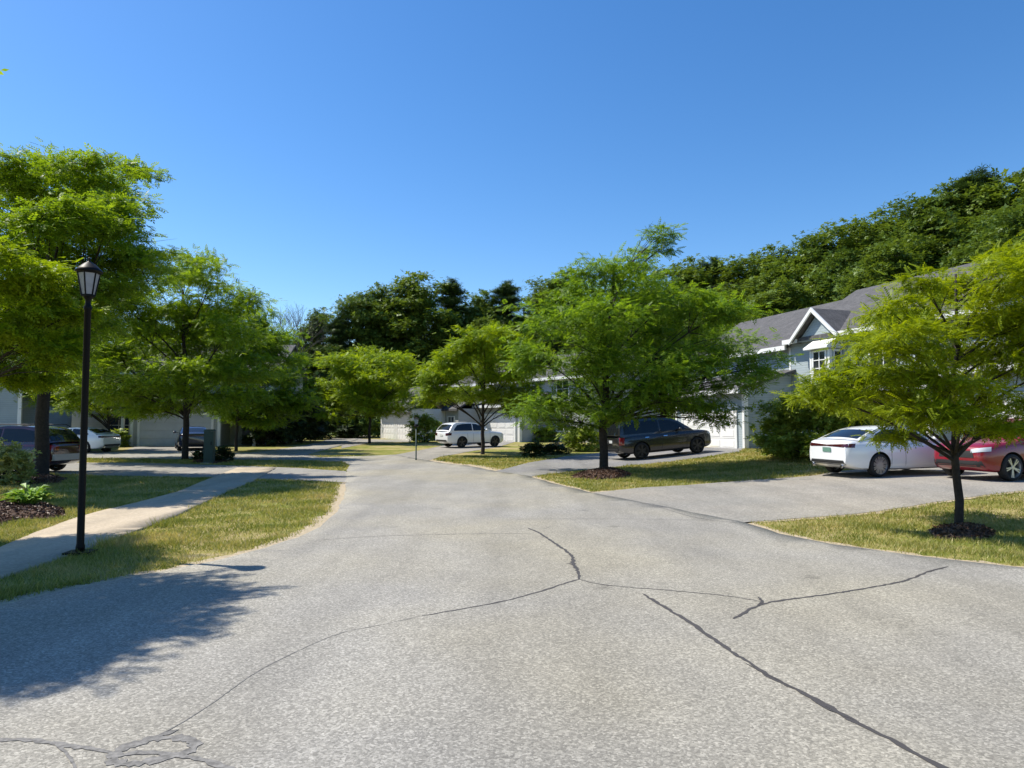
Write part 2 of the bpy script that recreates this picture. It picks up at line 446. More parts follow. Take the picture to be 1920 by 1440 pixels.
def ribbon(name, pts, w, dz, m, parent=None, taper=True, step=.12, wob=.012, wvar=.35, seed=1, smooth=False):
    rnd = random.Random(seed); P = []
    if smooth:
        for _ in range(2):
            q = [pts[0]]
            for a, b in zip(pts, pts[1:]): q += [(a[0] * .75 + b[0] * .25, a[1] * .75 + b[1] * .25), (a[0] * .25 + b[0] * .75, a[1] * .25 + b[1] * .75)]
            pts = q + [pts[-1]]
    for a, b in zip(pts, pts[1:]):
        d = math.hypot(b[0] - a[0], b[1] - a[1]); n = max(1, int(d / step))
        for k in range(n):
            t = k / n; P.append((a[0] + (b[0] - a[0]) * t + rnd.uniform(-wob, wob), a[1] + (b[1] - a[1]) * t + rnd.uniform(-wob, wob)))
    P.append(pts[-1]); V = []; n = len(P)
    for i, p in enumerate(P):
        a, b = P[max(0, i - 1)], P[min(n - 1, i + 1)]
        tx, ty = b[0] - a[0], b[1] - a[1]; L = math.hypot(tx, ty) or 1; nx, ny = -ty / L, tx / L
        k_ = w / 2 * (min(1, .25 + min(i, n - 1 - i) / 4) if taper else 1); ww = k_ * rnd.uniform(1 - wvar, 1 + wvar); wr_ = k_ * rnd.uniform(1 - wvar, 1 + wvar)
        V += [(p[0] + nx * ww, p[1] + ny * ww, h(*p) + dz), (p[0] - nx * wr_, p[1] - ny * wr_, h(*p) + dz)]
    me = bpy.data.meshes.new(name)
    me.from_pydata(V, [], [(2 * i, 2 * i + 1, 2 * i + 3, 2 * i + 2) for i in range(n - 1)]); me.materials.append(m)
    bm = bmesh.new(); bm.from_mesh(me)
    for f in bm.faces:
        if f.normal.z < 0: f.normal_flip()
    bm.to_mesh(me); bm.free()
    return link(name, me, parent)

SEAMS = [
    ([(990, 993), (1010, 1001), (1035, 1018), (1060, 1035), (1075, 1048), (1073, 1060), (1085, 1075), (1086, 1090)], .034, TAR),
    ([(1086, 1090), (1060, 1097), (1030, 1108), (990, 1120), (940, 1133), (870, 1146), (790, 1160)], .019, TAR),
    ([(790, 1160), (700, 1180), (640, 1190), (560, 1225), (480, 1265), (400, 1325), (330, 1370), (290, 1390)], .007, TARG),
    ([(1086, 1090), (1120, 1100), (1200, 1107), (1300, 1115), (1380, 1124), (1430, 1133)], .016, TAR),
    ([(1375, 1165), (1400, 1152), (1420, 1140), (1450, 1132), (1560, 1118), (1650, 1103), (1710, 1090), (1740, 1075), (1778, 1066)], .024, TAR),
    ([(1205, 1118), (1250, 1145), (1300, 1175), (1345, 1210), (1400, 1245), (1450, 1280), (1500, 1302), (1550, 1330), (1600, 1360), (1680, 1400), (1760, 1445), (1850, 1500)], .03, TAR),
    ([(590, 1016), (700, 1008), (850, 1004), (1000, 1003)], .014, TARG),
    ([(960, 976), (1100, 975), (1250, 976), (1340, 979)], .016, TARG),
    ([(1112, 926), (1190, 940), (1240, 954), (1290, 970), (1340, 979), (1400, 984)], .03, TARG),
    ([(-80, 1400), (0, 1395), (60, 1395), (150, 1410), (215, 1420)], .035, TARG),
    ([(205, 1432), (222, 1416), (245, 1405), (275, 1396), (310, 1391), (345, 1392), (364, 1399), (366, 1410), (350, 1421), (315, 1428), (285, 1436), (250, 1441), (222, 1441), (205, 1432)], .06, TARG),
    ([(262, 1398), (300, 1388), (335, 1376)], .03, TARG),
    ([(215, 1428), (262, 1418), (320, 1422), (400, 1436), (470, 1470)], .04, TARG),
    ([(100, 1398), (130, 1425), (150, 1470)], .02, TARG),
    ([(1062, 1060), (1075, 1062), (1084, 1070)], .02, TAR),
    ([(1035, 990), (1015, 995), (990, 993)], .012, TARG),
    ([(1398, 1250), (1440, 1272), (1500, 1304), (1552, 1338), (1600, 1358)], .014, TAR),
    ([(1420, 1124), (1432, 1132), (1422, 1140)], .02, TAR),
]
for i, (p, w, m) in enumerate(SEAMS):
    ribbon('tar_seam', px(*p), w * (1.22 if m is TAR and w > .018 else 1), 0.0242 + i * .00012, m, road, seed=i, wob=.007 if m is TAR else .001, step=.045 if m is TAR else .03, wvar=.55 if m is TAR else .6, smooth=True)

def verge(pts, w, off):
    """sandy strip between asphalt and grass"""
    q = []
    for i, p in enumerate(pts):
        a, b = pts[max(0, i - 1)], pts[min(len(pts) - 1, i + 1)]
        tx, ty = b[0] - a[0], b[1] - a[1]; L = math.hypot(tx, ty) or 1
        q.append((p[0] - ty / L * off, p[1] + tx / L * off))
    tag(ribbon('verge', q, w, 0.006, SAND, None, False, .15, .04, .5, 5), kind='structure')
verge(EDGE_LEFT[2:], .34, .06)
verge(EDGE_T7, .30, .06)
VERGE5 = px((745, 853), (790, 862), (830, 869), (880, 874), (928, 884)); verge(VERGE5, .9, .15)
VERGE6 = px((990, 893), (1040, 908), (1108, 925), (1200, 917), (1350, 906), (1520, 894)); verge(VERGE6, .3, .05)
VERGE7 = px((1385, 979), (1480, 974), (1600, 965), (1750, 943), (1920, 920)); verge(VERGE7, .3, .0)

BEDS = []
def bed(pts, dome):
    o = tag(sheet('mulch', px(*pts), 0.01, MULCH, .05, .2, .22, None, dome), kind='stuff'); BEDS.append(PAVED[-1]); return o
bed([(1740, 1000), (1765, 990), (1800, 986), (1840, 990), (1868, 1003), (1850, 1012), (1790, 1014), (1750, 1009)], .10)
bed([(1070, 896), (1090, 888), (1130, 882), (1165, 884), (1185, 892), (1160, 898), (1110, 900)], .16)
bed([(-150, 985), (-150, 950), (0, 945), (60, 940), (118, 957), (122, 968), (90, 974), (40, 975), (0, 985)], .10)
bed([(30, 905), (50, 893), (90, 891), (125, 899), (110, 908), (60, 910)], .08)
bed([(360, 868), (365, 862), (420, 862), (432, 867), (400, 870)], .05)

def chips():
    rng = np.random.default_rng(12); V = []
    for p, dome in zip(BEDS, (.1, .16, .1, .08, .05)):
        a = np.asarray(p); lo, hi = a.min(0), a.max(0)
        n = int(min(9000, 520 * (hi[0] - lo[0]) * (hi[1] - lo[1])))
        X = rng.uniform(lo[0], hi[0], n); Y = rng.uniform(lo[1], hi[1], n); k = inside(p, X, Y); X, Y = X[k], Y[k]
        dd = np.sqrt(((X[:, None] - a[None, :, 0]) ** 2 + (Y[:, None] - a[None, :, 1]) ** 2).min(1))
        Z = np.array([h(x, y) for x, y in zip(X, Y)]) + .02 + dome * np.minimum(1, dd / .5) ** .6
        P = np.stack([X, Y, Z], 1); u = rng.normal(size=P.shape); u[:, 2] *= .45; u /= np.linalg.norm(u, axis=1, keepdims=True)
        v = np.cross(u, rng.normal(size=P.shape)); v /= np.linalg.norm(v, axis=1, keepdims=True)
        l = (.02 + .03 * rng.random(len(P)))[:, None]; w = (.006 + .008 * rng.random(len(P)))[:, None]
        V.append(np.stack([P - u * l - v * w, P + u * l - v * w, P + u * l + v * w, P - u * l + v * w], 1).reshape(-1, 3))
    tag(link('mulch_chips', npmesh('mulch_chips', np.concatenate(V), 4, CHIP)), 'brown bark chips lying on the mulch beds', 'bark chips', kind='stuff')
CHIP = leafmat('bark_chip', (0.024, 0.011, 0.006), (0.080, 0.038, 0.021), (0.192, 0.104, 0.060), 0.05, 2.0, (1, 1, 1))
chips()

# ------------------------------------------------------------------ grass
def lawn_blades():
    rng = np.random.default_rng(3)
    N = 1150000
    u = rng.random(N); Y = 5.0 + 31 * u ** 1.9
    X = (rng.random(N) * 2 - 1) * (Y * .95 + .8)
    ok = np.ones(N, bool)
    for p in PAVED:
        if p in BEDS: continue
        a = np.asarray(p)
        q = ok & (X > a[:, 0].min()) & (X < a[:, 0].max()) & (Y > a[:, 1].min()) & (Y < a[:, 1].max())
        idx = np.where(q)[0]
        if len(idx): ok[idx[inside(p, X[idx], Y[idx])]] = False
    for p in BEDS:
        idx = np.where(ok)[0]; ins = inside(p, X[idx], Y[idx]); ok[idx[ins & (rng.random(len(idx)) > .12)]] = False
    # only the lawns in view in front of the houses
    ok &= (X < 14) | (Y < 26)
    X, Y = X[ok], Y[ok]
    for e, wd in ((EDGE_LEFT[2:], .26), (EDGE_T7, .24), (VERGE5, .7), (VERGE6, .25), (VERGE7, .16)):
        dm = np.full(len(X), 9.0)
        for a, b in zip(e, e[1:]):
            ax, ay, bx, by = *a, *b; L2 = (bx - ax) ** 2 + (by - ay) ** 2
            t = np.clip(((X - ax) * (bx - ax) + (Y - ay) * (by - ay)) / L2, 0, 1)
            dm = np.minimum(dm, np.hypot(X - ax - t * (bx - ax), Y - ay - t * (by - ay)))
        k = dm > wd * (.35 + .9 * rng.random(len(X))); X, Y = X[k], Y[k]
    pat = np.sin(X * 1.7 + np.sin(Y * 1.3) * 2) * np.sin(Y * 2.1 + np.sin(X * .9) * 2) + .6 * np.sin(X * 5.1) * np.sin(Y * 4.3)
    keep = rng.random(len(X)) < np.clip(.72 + .42 * pat, .12, 1)
    X, Y, pat = X[keep], Y[keep], pat[keep]
    n = len(X)
    Z = np.array([h(x, y) for x, y in zip(X, Y)])
    a = rng.random(n) * 2 * np.pi
    hh = (.022 + .035 * rng.random(n) + .014 * pat.clip(0, 1)) * np.where(rng.random(n) < .02, 2.0, 1) * (1 + Y / 60)
    w = .0045 * (.7 + .7 * rng.random(n)) * np.maximum(1, Y / 8)
    lean = hh * (.3 + .8 * rng.random(n)); b = rng.random(n) * 2 * np.pi
    V = np.zeros((n, 3, 3))
    V[:, 0] = np.stack([X - np.cos(a) * w, Y - np.sin(a) * w, Z], 1)
    V[:, 1] = np.stack([X + np.cos(a) * w, Y + np.sin(a) * w, Z], 1)
    V[:, 2] = np.stack([X + np.cos(b) * lean, Y + np.sin(b) * lean, Z + hh], 1)
    me = npmesh('grass', V.reshape(-1, 3), 3, BLADE)
    tag(link('grass', me), 'short patchy yellow green lawn grass on the verges', 'grass', kind='stuff')
    print('grass', n)
lawn_blades()

# ------------------------------------------------------------------ foliage
def frond_template(kind):
    """unit sprig along +x: leaflets as four-cornered blades; returns (k,4,3)"""
    L = []
    def leaflet(base, ang, l, w, z0, dz):
        c, s = math.cos(ang), math.sin(ang)
        def P(u, v, z): return (base[0] + c * u - s * v, base[1] + s * u + c * v, z)
        L.append([P(0, 0, z0), P(l * .5, -w / 2, z0 + dz * .5 + .01), P(l, 0, z0 + dz), P(l * .5, w / 2, z0 + dz * .5 - .01)])
    if kind == 'fine':
        for i in range(7):
            t = .12 + .13 * i; z = -.2 * t * t; l = .30 * (1 - .35 * t)
            for sgn in (-1, 1): leaflet((t, 0), sgn * 1.0, l, .105, z, -.06)
        leaflet((.98, 0), 0, .25, .1, -.2, -.06)
    elif kind == 'mid':
        for i in range(4):
            t = .15 + .22 * i; z = -.2 * t * t; l = .42 * (1 - .3 * t)
            for sgn in (-1, 1): leaflet((t, 0), sgn * .95, l, .17, z, -.08)
        leaflet((.95, 0), 0, .3, .15, -.18, -.08)
    elif kind == 'broad':
        for ang, l, z in ((0, 1, -.2), (1.2, .8, .0), (-1.1, .8, -.05), (2.6, .6, .1)):
            leaflet((0, 0), ang, l, .55 * l, z * .3, z)
    elif kind == 'needle':
        for k in range(6):
            ang = k * 1.05; leaflet((0, 0), ang, 1, .16, 0, .35 - .12 * k)
    elif kind == 'hosta':
        L.append([(0, 0, 0), (.5, -.26, .30), (1.0, 0, .1), (.45, 0, .22)]); L.append([(0, 0, 0), (.45, 0, .22), (1.0, 0, .1), (.5, .26, .30)])
    return np.array(L)
TPL = {k: frond_template(k) for k in ('fine', 'mid', 'broad', 'needle', 'hosta')}

def sprigs(P, D, size, tpl, rng, roll=.6):
    """place sprigs at P pointing along D -> corner array"""
    n = len(P); D = D / np.linalg.norm(D, axis=1, keepdims=True).clip(1e-6)
    up = np.tile(np.array([0., 0, 1.]), (n, 1)) + rng.normal(0, roll * .5, (n, 3))
    Yv = np.cross(up, D); Yv /= np.linalg.norm(Yv, axis=1, keepdims=True).clip(1e-6)
    Zv = np.cross(D, Yv)
    T = TPL[tpl]; k = T.shape[0]
    T = T.reshape(-1, 3)
    V = (T[None, :, 0, None] * D[:, None] + T[None, :, 1, None] * Yv[:, None] + T[None, :, 2, None] * Zv[:, None]) * size[:, None, None] + P[:, None]
    return V.reshape(-1, 3)

def pad_points(pads, n, rng, k=9, shell=.45, topbias=.25):
    vol = np.array([(p[3] * p[4] * p[5]) ** .667 * (p[6] if len(p) > 6 else 1) for p in pads]); cnt = rng.multinomial(n, vol / vol.sum())
    P = []; D = []
    for p, c in zip(pads, cnt):
        if c == 0: continue
        C = np.array(p[:3]); Rr = np.array(p[3:6])
        u = rng.normal(size=(k, 3)); u /= np.linalg.norm(u, axis=1, keepdims=True)
        u[:, 2] += topbias
        cc = u * (rng.random((k, 1)) ** shell)
        s = rng.integers(0, k, c)
        off = rng.normal(0, .25, (c, 3)); off[:, 2] *= .62
        q = cc[s] + off
        P.append(C + q * Rr)
        d = q * np.array([1, 1, .2]) * .55 + rng.normal(0, .6, (c, 3)) * np.array([1, 1, .55]); d[:, 2] -= .04
        D.append(d)
    return np.concatenate(P), np.concatenate(D)

def bez(a, b, c, n):
    return [a * (1 - t) ** 2 + b * 2 * t * (1 - t) + c * t * t for t in [i / n for i in range(n + 1)]]

def skeleton(pads, trunk_r, fork, seed, twigs=6, sides=7, lean=(0, 0), steep=.75):
    rnd = random.Random(seed); mb = MB()
    zt = max(p[2] for p in pads); wsum = sum(p[3] * p[4] for p in pads)
    cx = sum(p[0] * p[3] * p[4] for p in pads) / wsum * .35 + lean[0]; cy = sum(p[1] * p[3] * p[4] for p in pads) / wsum * .35 + lean[1]
    top = Vector((cx, cy, fork + (zt - fork) * .82))
    T = []
    n = 10
    for i in range(n + 1):
        t = i / n; z = top.z * t
        q = max(0, (z - fork) / max(.01, top.z - fork))
        T.append(Vector((top.x * q + rnd.uniform(-.04, .04) * (t > 0) + lean[0] * .3 * t, top.y * q + rnd.uniform(-.04, .04) * (t > 0) + lean[1] * .3 * t, z - .06 * (i == 0))))
    rad = [trunk_r * (1.35 if i == 0 else 1.0 - .75 * (i / n) ** 1.1) for i in range(n + 1)]
    rad.insert(1, trunk_r * 1.02); T.insert(1, T[0].lerp(T[1], .18 if fork > 1 else .4))
    mb.tube(T, rad, sides + 3)
    def trunk_at(z):
        for a, b in zip(T, T[1:]):
            if a.z <= z <= b.z: return a.lerp(b, (z - a.z) / max(1e-4, b.z - a.z))
        return T[-1].copy()
    for p in pads:
        c = Vector(p[:3]); hd = math.hypot(c.x, c.y)
        zs = min(max(fork * rnd.uniform(.95, 1.15), c.z - steep * hd - .3), top.z * .95)
        s = trunk_at(zs)
        L = (c - s).length
        r0 = min(trunk_r * .4, .012 + .011 * L) * (1 - .5 * zs / max(zt, .1)) + .004
        m = s.lerp(c, .45) + Vector((rnd.uniform(-.1, .1) * L, rnd.uniform(-.1, .1) * L, .12 * L))
        B = bez(s, m, c, 6)
        mb.tube(B, [r0 * (1 - .8 * i / 6) + .003 for i in range(7)], max(4, sides - 2), cap=False)
        for k in range(twigs):
            st = B[rnd.choice((2, 3, 4, 5, 6))]
            e = c + Vector((rnd.gauss(0, .55) * p[3], rnd.gauss(0, .55) * p[4], rnd.gauss(.1, .5) * p[5]))
            mm = st.lerp(e, .5) + Vector((0, 0, .12 * (e - st).length))
            mb.tube(bez(st, mm, e, 3), [r0 * .32 + .003, r0 * .25 + .002, r0 * .17 + .002, .002], 4, cap=False)
    return mb

def tree(name, label, cat, base, pads, trunk_r, fork, n, size, tpl, leaf, seed, group=None, bark=BARK, k=9, twigs=6, lean=(0, 0), roll=.6, shell=.45, steep=.75):
    rng = np.random.default_rng(seed)
    root = empty(name, base, 0, label, cat, group)
    skeleton(pads, trunk_r, fork, seed, twigs, lean=lean, steep=steep).build('trunk', bark, root, True, fix=False)
    P, D = pad_points(pads, n, rng, k, shell)
    ok = P[:, 2] > .35; P, D = P[ok], D[ok]
    sz = size * (.6 + .7 * rng.random(len(P)))
    link('crown', npmesh('crown', sprigs(P, D, sz, tpl, rng, roll), 4, leaf), root)
    return root

def px_pads(base, plist, spread, seed, fill=()):
    """pads surveyed on the photograph (px, py, rx, rz) at the tree's own distance, spread in depth round the trunk"""
    rnd = random.Random(seed); out = []
    d = base[1]
    cxm = sum(p[0] for p in plist) / len(plist); hw = max(abs(p[0] - cxm) for p in plist) + 1
    for i, p in enumerate(plist):
        lim = spread * math.sqrt(max(.08, 1 - .85 * ((p[0] - cxm) / hw) ** 2))
        dy = p[4] if len(p) > 4 else (rnd.uniform(.25, 1) if i % 2 else -rnd.uniform(.25, 1)) * lim
        x, y, z = sight(p[0], p[1], d + dy); s = (d + dy) / F
        rx, rz = p[2] * s * 1.16, p[3] * s * .96
        out.append((x - base[0], y - base[1], z - base[2], rx, max(rx * .85, rz), rz))
    return out + list(fill)

def ground_at(p, dz=0.0): return (p[0], p[1], h(*p) + dz)

LG = 'honey locust trees on the lawns'
# lime young tree by the near driveway
B7 = ground_at(at(1797, 987))
pads7 = px_pads(B7, [(1735, 532, 46, 22), (1795, 540, 72, 28), (1880, 522, 64, 30), (1965, 505, 74, 34), (1665, 585, 42, 24), (1720, 590, 80, 34), (1815, 600, 85, 38), (1910, 590, 85, 40),
    (1995, 570, 80, 50), (1632, 642, 48, 24), (1695, 645, 75, 30), (1592, 692, 42, 20), (1545, 722, 38, 18), (1610, 720, 70, 28), (1720, 705, 80, 28), (1790, 660, 70, 30), (1900, 690, 85, 24),
    (2010, 680, 90, 40), (1560, 748, 52, 20), (1650, 770, 66, 22), (1735, 775, 72, 24), (1690, 818, 46, 12), (1790, 785, 50, 22), (1845, 775, 52, 22), (1780, 725, 52, 24), (1700, 745, 60, 20), (1905, 492, 46, 26), (1965, 470, 60, 36), (1920, 640, 70, 30), (1860, 803, 58, 17), (1922, 808, 54, 16), (1980, 780, 80, 40), (1840, 740, 55, 18)], 1.7, 5)
tree('young_locust_tree', 'small lime yellow feathery tree with thin trunk in front of the red car', 'tree', B7, pads7, .07, 1.12, 19000, .2, 'fine', LIME, 11, LG, BARK, 14, 4, steep=.35)

# the big tree in the middle
B6 = ground_at(at(1132, 884))
pads6 = px_pads(B6, [(1245, 440, 30, 20, 0), (1238, 468, 26, 18, .2), (1150, 505, 60, 28), (1190, 490, 30, 20), (1095, 535, 50, 35), (1180, 550, 80, 42), (1260, 560, 80, 45), (1035, 600, 62, 42), (1115, 610, 85, 45), (1220, 620, 90, 45),
    (1330, 600, 66, 36), (1005, 670, 55, 42), (1075, 680, 80, 45), (1170, 690, 85, 42), (1270, 670, 85, 36), (1360, 650, 60, 28), (1420, 690, 48, 24, -1.5), (1390, 720, 55, 20, -2.), (1035, 750, 62, 38), (1120, 755, 70, 36),
    (1210, 720, 85, 30, -2.2), (1222, 756, 75, 26, -2.4), (1290, 755, 62, 26, -1.6), (1330, 770, 44, 18, -1), (1350, 790, 36, 12, -1), (1085, 796, 48, 22), (1160, 780, 50, 13, -2), (1010, 790, 40, 25, 1), (1300, 705, 60, 26, -2)], 2.6, 8)
tree('locust_tree', 'large dense tree with dark trunk in a mulch mound beside the black car', 'tree', B6, pads6, .17, 1.55, 20000, .27, 'mid', LOCUSTD, 21, LG, BARK, 13, 8)

# big tree far left behind the hostas
B1 = ground_at(at(77, 893))
pads1 = px_pads(B1, [(40, 325, 66, 42), (130, 330, 66, 38), (205, 335, 60, 38), (270, 328, 36, 20), (60, 400, 90, 45), (165, 400, 80, 40), (225, 400, 50, 34), (60, 470, 90, 45), (170, 470, 85, 42), (245, 458, 50, 30), (283, 478, 34, 18),
    (-40, 360, 80, 50), (-90, 440, 80, 60), (20, 545, 90, 50), (120, 540, 90, 40), (220, 520, 75, 32), (60, 620, 90, 42), (150, 600, 60, 40), (260, 500, 50, 25), (100, 680, 55, 30), (20, 700, 60, 34), (60, 425, 70, 38, -4.6), (125, 400, 60, 34, -4.2), (195, 440, 50, 30, -3.6), (20, 480, 60, 36, -5)], 3.2, 9)
tree('locust_tree', 'tallest spreading tree at the left edge, above the maroon car', 'tree', B1, pads1, .23, 2.6, 24000, .28, 'mid', LOCUST, 31, LG, BARK, 13, 6)
# lower tree in front of it, trunk outside the frame
B0 = ground_at((-14.4, 17.6))
pads0 = px_pads(B0, [(20, 520, 75, 42), (70, 570, 80, 40), (10, 610, 70, 45), (60, 640, 66, 40), (130, 590, 40, 28), (20, 700, 66, 40), (110, 670, 42, 32)], 2.0, 19)
tree('locust_tree', 'low bright green tree overlapping the left edge behind the lamp post', 'tree', B0, pads0, .13, 1.9, 8500, .27, 'mid', LOCUSTB, 37, LG, BARK, 13)

B2 = ground_at(at(347, 862))
pads2 = px_pads(B2, [(372, 490, 30, 20, 0), (350, 520, 50, 28), (400, 525, 46, 30), (445, 555, 40, 32), (300, 570, 80, 38), (380, 580, 85, 40), (230, 600, 76, 42), (330, 640, 95, 45), (430, 625, 60, 38), (250, 675, 86, 42), (370, 700, 95, 40),
    (450, 690, 52, 36), (210, 730, 66, 32), (300, 750, 76, 30), (395, 745, 72, 32), (190, 660, 50, 45), (200, 560, 56, 40), (270, 770, 50, 18), (150, 700, 50, 30)], 3.2, 12)
tree('locust_tree', 'wide green tree with dark trunk beside the green utility box', 'tree', B2, pads2, .16, 1.9, 24000, .30, 'mid', LOCUST, 41, LG, BARK, 13, 6)
B3 = ground_at(at(443, 846))
pads3 = px_pads(B3, [(470, 600, 36, 26), (490, 632, 46, 32), (525, 660, 40, 36), (540, 705, 36, 34), (470, 700, 56, 46), (515, 750, 56, 32), (430, 750, 56, 32), (552, 752, 24, 24), (450, 645, 46, 38), (490, 790, 50, 16), (410, 690, 50, 36), (460, 780, 46, 18)], 2.6, 13)
tree('locust_tree', 'shaded green tree with thin trunk between the far porch and the curving lane', 'tree', B3, pads3, .10, 1.7, 14000, .33, 'mid', LOCUSTD, 43, LG, BARK, 12)
B8 = ground_at(at(205, 846))
pads8 = px_pads(B8, [(140, 735, 36, 22), (180, 722, 44, 24), (225, 735, 42, 24), (262, 750, 34, 18), (150, 765, 34, 16), (205, 768, 42, 15), (245, 775, 34, 12), (120, 755, 26, 16), (185, 700, 46, 24), (110, 715, 40, 30), (90, 745, 36, 24), (60, 720, 40, 30)], 1.8, 23)
tree('locust_tree', 'low lime tree behind the white car at the left', 'tree', B8, pads8, .09, 1.3, 9000, .3, 'mid', LOCUSTB, 47, LG, BARK, 12)
B4 = ground_at(at(693, 831))
pads4 = px_pads(B4, [(650, 690, 40, 24), (700, 674, 44, 22), (742, 690, 36, 24), (630, 722, 34, 24), (690, 715, 50, 25), (750, 722, 34, 24), (774, 708, 20, 16), (622, 755, 30, 22), (680, 748, 45, 18), (738, 748, 35, 16), (616, 782, 20, 15), (655, 770, 26, 14), (690, 768, 38, 11), (725, 772, 32, 11), (755, 755, 26, 14)], 2.4, 14)
tree('locust_tree', 'round lime green tree before the farthest white garage', 'tree', B4, pads4, .11, 1.9, 12000, .35, 'mid', LOCUSTB, 51, LG, BARK, 12)
B5 = ground_at(at(905, 852))
pads5 = px_pads(B5, [(900, 642, 44, 25), (935, 630, 30, 16), (860, 662, 42, 26), (950, 655, 46, 28), (830, 700, 36, 24), (888, 695, 52, 26), (950, 700, 54, 28), (995, 680, 40, 30), (820, 735, 32, 20), (870, 742, 42, 18), (940, 745, 46, 20), (985, 740, 40, 22), (802, 745, 18, 14), (965, 768, 30, 14)], 2.4, 15)
tree('locust_tree', 'green tree with forked trunk in front of the white far car', 'tree', B5, pads5, .11, 1.5, 13000, .32, 'mid', LOCUSTB, 61, LG, BARK, 12)
# tree outside the frame on the left: throws the shade on the near road, a spray of it reaches into the picture
BS = (-9.3, 7.8, h(-9.3, 7.8))
padsS = [(x + 8.55, y - 7.55, z, a, b, c) for x, y, z, a, b, c in [(-6.65, 8.1, 6.0, .4, .4, .18), (-6.9, 7.6, 6.3, .65, .7, .3), (-7.3, 8.4, 6.0, .8, .7, .35), (-7.3, 7.1, 6.4, .85, .8, .35), (-7.5, 6.3, 6.2, .9, .8, .4), (-8.2, 8.6, 6.2, 1., .9, .4),
    (-8.3, 7.6, 5.7, 1, 1, .5), (-8.3, 6.4, 6.4, 1, 1, .5), (-7.9, 5.6, 5.7, .8, .8, .35), (-9.2, 8.8, 6.6, 1.1, 1., .5), (-9.3, 7.6, 7.1, 1.2, 1.2, .6), (-9.3, 6.4, 6, 1.1, 1.1, .5), (-10.2, 8.2, 6, 1.2, 1.2, .6), (-10.4, 7, 6.4, 1.2, 1.2, .6), (-8.7, 9.5, 5.6, 1., .8, .4),
    (-9.6, 9.9, 5.8, 1., .9, .45), (-10.5, 9.5, 5.4, 1.1, 1., .5), (-9., 5.3, 5.5, 1., .9, .4), (-8.1, 6.9, 7.0, .9, .9, .4), (-9.0, 10.2, 5.0, .7, .7, .3), (-8.9, 9.9, 6.2, .8, .8, .35), (-9.7, 10.6, 5.5, .9, .8, .35), (-10.4, 10.4, 6.0, 1., .9, .4), (-9.4, 11.2, 5.8, .8, .7, .3)]]
tree('locust_tree', 'tree beyond the left edge whose leaf tip touches the top left corner', 'tree', BS, padsS, .16, 2.6, 15500, .28, 'mid', LOCUST, 71, LG, BARK, 12)

# ------------------------------------------------------------------ woodland
def wood_pads(seed, H, rad, low, kind):
    rnd = random.Random(seed); pads = []
    n = 26
    for i in range(n):
        t = (i + .5) / n; z = low + (H - low) * t
        if kind == 'pine': prof = rad * (1 - t) ** .7 * (.75 + .5 * rnd.random()) + .3
        else: prof = rad * (math.sin(math.pi * min(1, .18 + .82 * t) ** .9) * .75 + .22)
        a = i * 2.4 + rnd.uniform(-.4, .4); rr = prof * rnd.uniform(.3, .9)
        s = (rad * .5 if kind != 'pine' else rad * .36) * rnd.uniform(.75, 1.25)
        pads.append((rr * math.cos(a), rr * math.sin(a), z, s, s, s * (.7 if kind != 'pine' else .6)))
    pads.append((0, 0, H, rad * .3, rad * .3, rad * .28))
    return pads
PROTO = []
for i, (H, rad, low, kind, leaf, n, sz, tpl) in enumerate([
        (15.5, 4.2, 2.6, 'oak', WOODA, 17000, .31, 'broad'), (16.5, 3.8, 3.4, 'oak', WOODB, 16500, .30, 'broad'), (14.0, 4.6, 2.0, 'oak', WOODB, 17500, .31, 'broad'),
        (18.5, 3.0, 5.0, 'pine', PINE, 11000, .34, 'needle'), (16.0, 4.4, 3.0, 'oak', WOODA, 17500, .30, 'broad')]):
    PROTO.append(dict(H=H, kind=kind, args=(wood_pads(100 + i, H, rad, low, kind), .2, low * .8, n, sz, tpl, leaf, 200 + i), made=None))

def put_tree(i, x, y, top=None, rz=0.0, label=None, group='woodland trees behind the houses', sxy=1.0):
    p = PROTO[i]
    pine = p['kind'] == 'pine'
    label = label or ('dark narrow evergreen standing deep in the wood behind the houses' if pine else 'leafy woodland tree merging into the wood behind the houses')
    if p['made'] is None:
        a = p['args']
        o = tree('pine_tree' if pine else 'woodland_tree', label, 'tree', (0, 0, 0), a[0], a[1], a[2], a[3], a[4], a[5], a[6], a[7], group, BARKG, 8, 2, shell=.35)
        p['made'] = o
    else:
        o = p['made'].copy(); COL.objects.link(o)
        for c in p['made'].children:
            d = c.copy(); COL.objects.link(d); d.parent = o
        o['label'] = label; o['group'] = group
    z = h(x, y)
    s = (top - z) / (p['H'] * (1.04 if not pine else 1.02)) if top else 1.0
    o.location = (x, y, z - .1); o.scale = (s * sxy, s * sxy, s); o.rotation_euler = (0, 0, rz)
    return o

def sky_top(pxx, pyy, Y): return sight(pxx, pyy, Y)

rw = random.Random(42)
